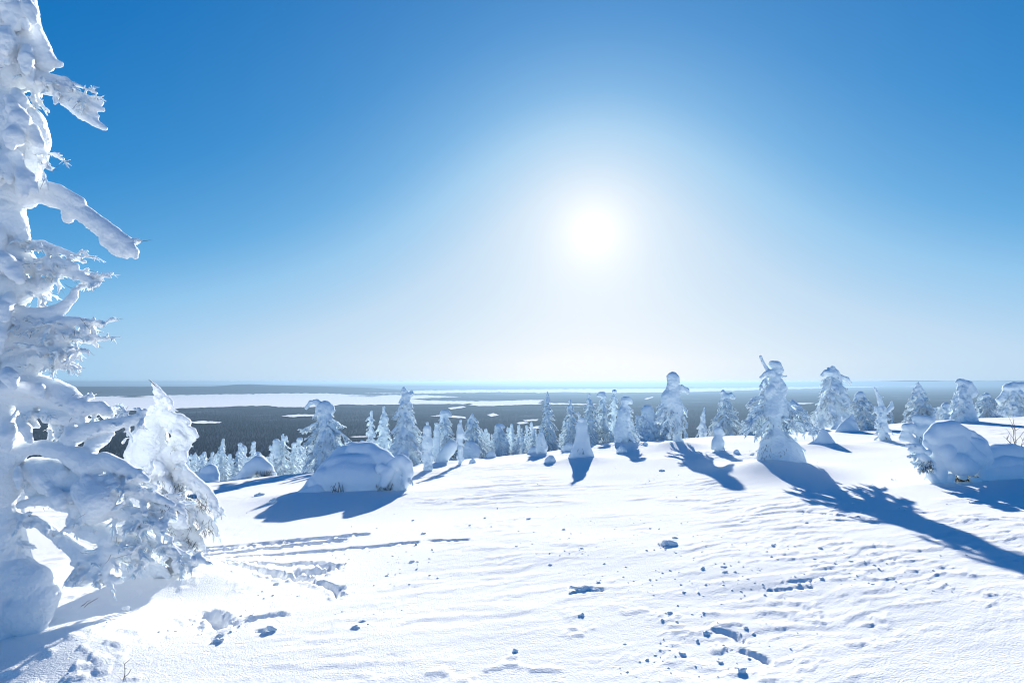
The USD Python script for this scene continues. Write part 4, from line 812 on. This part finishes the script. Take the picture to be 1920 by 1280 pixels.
while n < 143:
    px = rs.uniform(630, 1900) if n < 40 else rs.uniform(640, 1240); y = float(crest((px - 960) / FPX * 28)) + .8 + 9 * rs.random()
    f = foot_at(px, y); top = np.interp(px, sky_px, sky_py) - rs.uniform(16 if px < 1250 else 8, 60 if px < 1250 else 30)
    H = local(f, px, top)[2]
    if H < .8 or H > 4.5: continue
    stand_tree(int(rs.integers(0, 5)), f[0], f[1], H, rs.uniform(0, 360), rs.uniform(.9, 1.45), *GAPS[int(np.searchsorted([790, 920, 1050, 1230, 1420, 1660], px))]); n += 1

# ------------------------------------------------------------------ the dark forest of the valley
def conifer(sides, tiers):
    vs, fs = [], []
    for z0, z1, r in tiers:
        b = len(vs); a = np.arange(sides) * 2 * np.pi / sides
        vs += [(r * math.cos(q), r * math.sin(q), z0) for q in a] + [(0, 0, z1)]
        fs += [(b + i, b + (i + 1) % sides, b + sides) for i in range(sides)]
    return np.array(vs, float), np.array(fs)
def valley_forest():
    rg = np.random.default_rng(9); P = []
    r = 1250.0
    while r < 7000:
        s = 9.5 + 7.5 * (r / 2000.0 - .6)
        m = int(r * math.radians(92) / s); a = (np.arange(m) + rg.uniform(-.5, .5, m)) * s / r - math.radians(46)
        q = r + rg.uniform(-.7, .7, m) * s * 1.3
        P.append(np.stack([q * np.sin(a), q * np.cos(a)], 1)); r += s * 1.3
    P = np.vstack(P)
    keep = np.ones(len(P), bool)
    for poly in WATER: keep &= ~shapely.contains_xy(poly, P[:, 0], P[:, 1])
    thin = FBM(np.column_stack([P / 420.0, 0 * P[:, 0]]), 3, 5); keep &= rg.random(len(P)) < np.clip(1.9 - 1.7 * thin, .25, 1)
    P = P[keep]; z = slope_z(P[:, 0], P[:, 1]) - 0.5
    H = rg.uniform(6, 13, len(P)) * (.75 + .5 * FBM(np.column_stack([P / 160.0, 0 * P[:, 0]]), 2, 6))
    pi = UsdGeom.PointInstancer.Define(stage, '/World/valley_forest')
    for k, tiers in enumerate([[(0.08, .55, .17), (.32, 1.0, .12)], [(0.1, 1.0, .15)], [(0.25, .7, .19), (.5, 1.0, .14)]]):
        usdkit.mesh(stage, '/World/valley_forest/conifer_%03d' % k, conifer(5, tiers), M['dark_conifer'])
        pi.CreatePrototypesRel().AddTarget('/World/valley_forest/conifer_%03d' % k)
    pi.CreateProtoIndicesAttr(Vt.IntArray.FromNumpy(rg.integers(0, 3, len(P)).astype(np.int32)))
    pi.CreatePositionsAttr(Vt.Vec3fArray.FromNumpy(np.column_stack([P, z]).astype(np.float32)))
    w = H * rg.uniform(.9, 1.5, len(P)); pi.CreateScalesAttr(Vt.Vec3fArray.FromNumpy(np.column_stack([w, w, H]).astype(np.float32)))
    an = rg.uniform(0, np.pi, len(P)); pi.CreateOrientationsAttr(Vt.QuathArray([Gf.Quath(float(math.cos(q)), 0, 0, float(math.sin(q))) for q in an]))
    tag(pi.GetPrim(), kind='stuff'); print('valley trees', len(P))
valley_forest()

# ------------------------------------------------------------------ small things on the open snow
def crumb_mesh(rg, c, r):
    m = trimesh.creation.icosphere(subdivisions=1, radius=1.0); v = np.array(m.vertices)
    v = v * rg.uniform(.65, 1.35, (1, 3)) * [1, 1, .6] * (1 + .35 * rg.normal(0, 1, (len(v), 1)).clip(-1, 1))
    return v * r + c, np.array(m.faces)
def join(parts):
    vs, fs, n = [], [], 0
    for v, f in parts: vs.append(v); fs.append(f + n); n += len(v)
    return np.vstack(vs), np.vstack(fs)
rc = np.random.default_rng(55); parts = []
while len(parts) < 650:
    r = rc.uniform(3.2, 15) if rc.random() < .8 else rc.uniform(8, 24); a = math.radians(rc.uniform(-42, 42)); x, y = r * math.sin(a), r * math.cos(a)
    q = np.array([x, y, 0.])
    dens = (.25 if r > 8 else 1.0) * float(sstep(.52, .70, FBM(q / 1.5, 3, 71))) * (1.0 if x > 0 else .45) + (.5 if -2.9 < x < -.9 and 5.2 < y < 8 else 0) * float(sstep(.45, .6, FBM(q / .6, 2, 72)))
    if rc.random() > dens: continue
    s = min(.0028 + rc.exponential(.0030), .017) * (1 + r / 14)
    parts.append(crumb_mesh(rc, np.array([x, y, float(ground_z(x, y)) + s * .08]), s))
tag(obj('snow_crumbs', join(parts), 'fell_snow'), kind='stuff')

def clod(px, py, r_px, label, n=4):
    p = to_fell(px, py); u = unit_of(p); L = Lumps(); rg = np.random.default_rng(int(px * 7 + py)); r = r_px * u
    for k in range(n): L.add(rg.normal(0, .55, 3) * r * [1.3, .8, .35] + [0, 0, .35 * r], rg.normal(0, .55, 3) * r * [1.3, .8, .3] + [0, 0, .3 * r], r * rg.uniform(.35, .7), r * rg.uniform(.2, .5))
    g = float(ground_z(p[0], p[1]))
    v, f = L.mesh(max(r / 7, .006), r * .15, r * .45, int(px), rough_scale=r * 3)
    tag(obj('snow_clod', (v + [p[0], p[1], g - .1 * r], f), 'fell_snow'), label, 'snow clod')
clod(1250, 1022, 9, 'largest lone snow clod on the smooth snow in front of the hooded snow cone', 6)
clod(1237, 1021, 3.5, 'small crumb touching the left side of the largest lone snow clod')
clod(1084, 1107, 7, 'left lump of the broken crust fragments in the middle foreground')
clod(1099, 1105, 9, 'biggest lump of the broken crust fragments in the middle foreground', 6)
clod(1118, 1107, 7, 'right lump of the broken crust fragments in the middle foreground')
clod(666, 1179, 5, 'single small snow clod on the blank snow right of the footprint pit')
clod(965, 1220, 5, 'snow pellet among the scattered crumbs at the bottom edge, centre')
clod(1091, 1155, 4, 'lone snow pellet below the broken crust fragments in the middle foreground')
clod(1240, 883, 4, 'pointed snow clod left of the shadow of the snowman-like spruce')
clod(1390, 1262, 7, 'smooth wedge of snow crust at the bottom edge right of centre')
clod(232, 1168, 7, 'snow lump near the foot of the huge near spruce')
clod(408, 1206, 6, 'snow clod just below the footprint pit at lower left')
clod(510, 1182, 7, 'snow clod right of the footprint pit at lower left')
clod(512, 946, 7, 'snow lump at the left tip of the great mound\'s shadow')
clod(487, 931, 7, 'small snow heap on the slope left of the great mound')
clod(1410, 853, 4, 'right one of two tiny lumps left of the tallest shaggy spruce')

def bare_plant(name, label, cat, px, py, stems):
    p = to_fell(px, py); u = unit_of(p); rg = np.random.default_rng(int(px)); Q, R = [], []
    for x0, y0, x1, y1, r, nb in stems:
        a, b = local(p, x0, y0), local(p, x1, y1); t = np.linspace(0, 1, 6)[:, None]
        q = a + (b - a) * t + rg.normal(0, .05 * np.linalg.norm(b - a), (6, 3)) * t; Q.append(q); R.append(r * u * np.linspace(1, .4, 6))
        for k in range(nb):
            i = int(rg.integers(1, 5)); d = (b - a) * rg.uniform(.2, .45) + rg.normal(0, .22, 3) * np.linalg.norm(b - a); Q.append(q[i] + d * t + rg.normal(0, .02, (6, 3)) * np.linalg.norm(d) * t); R.append(r * u * .6 * np.linspace(1, .4, 6))
    o = thing(name, label, cat, p)
    for q, r in zip(Q, R): obj('stem', tubes([q], [r], 5), 'bark', o)
bare_plant('bare_shrub', 'leafless thin shrub standing behind the right end of the mushroom-shaped snow bush', 'shrub', 1905, 850, [(1905, 850, 1898, 800, .8, 6), (1908, 850, 1885, 818, .7, 5), (1910, 850, 1920, 822, .7, 5), (1900, 850, 1908, 795, .6, 5)])
bare_plant('grass_stalk', 'dry dark stalk poking out of the snow at the bottom left edge', 'dry stalk', 232, 1278, [(232, 1280, 237, 1236, .9, 2), (226, 1280, 246, 1252, .8, 1)])
bare_plant('twig_tip', 'short frosted twig end poking from the snow beside the foot of the huge near spruce', 'twig', 162, 1136, [(152, 1137, 182, 1121, 1.3, 1)])
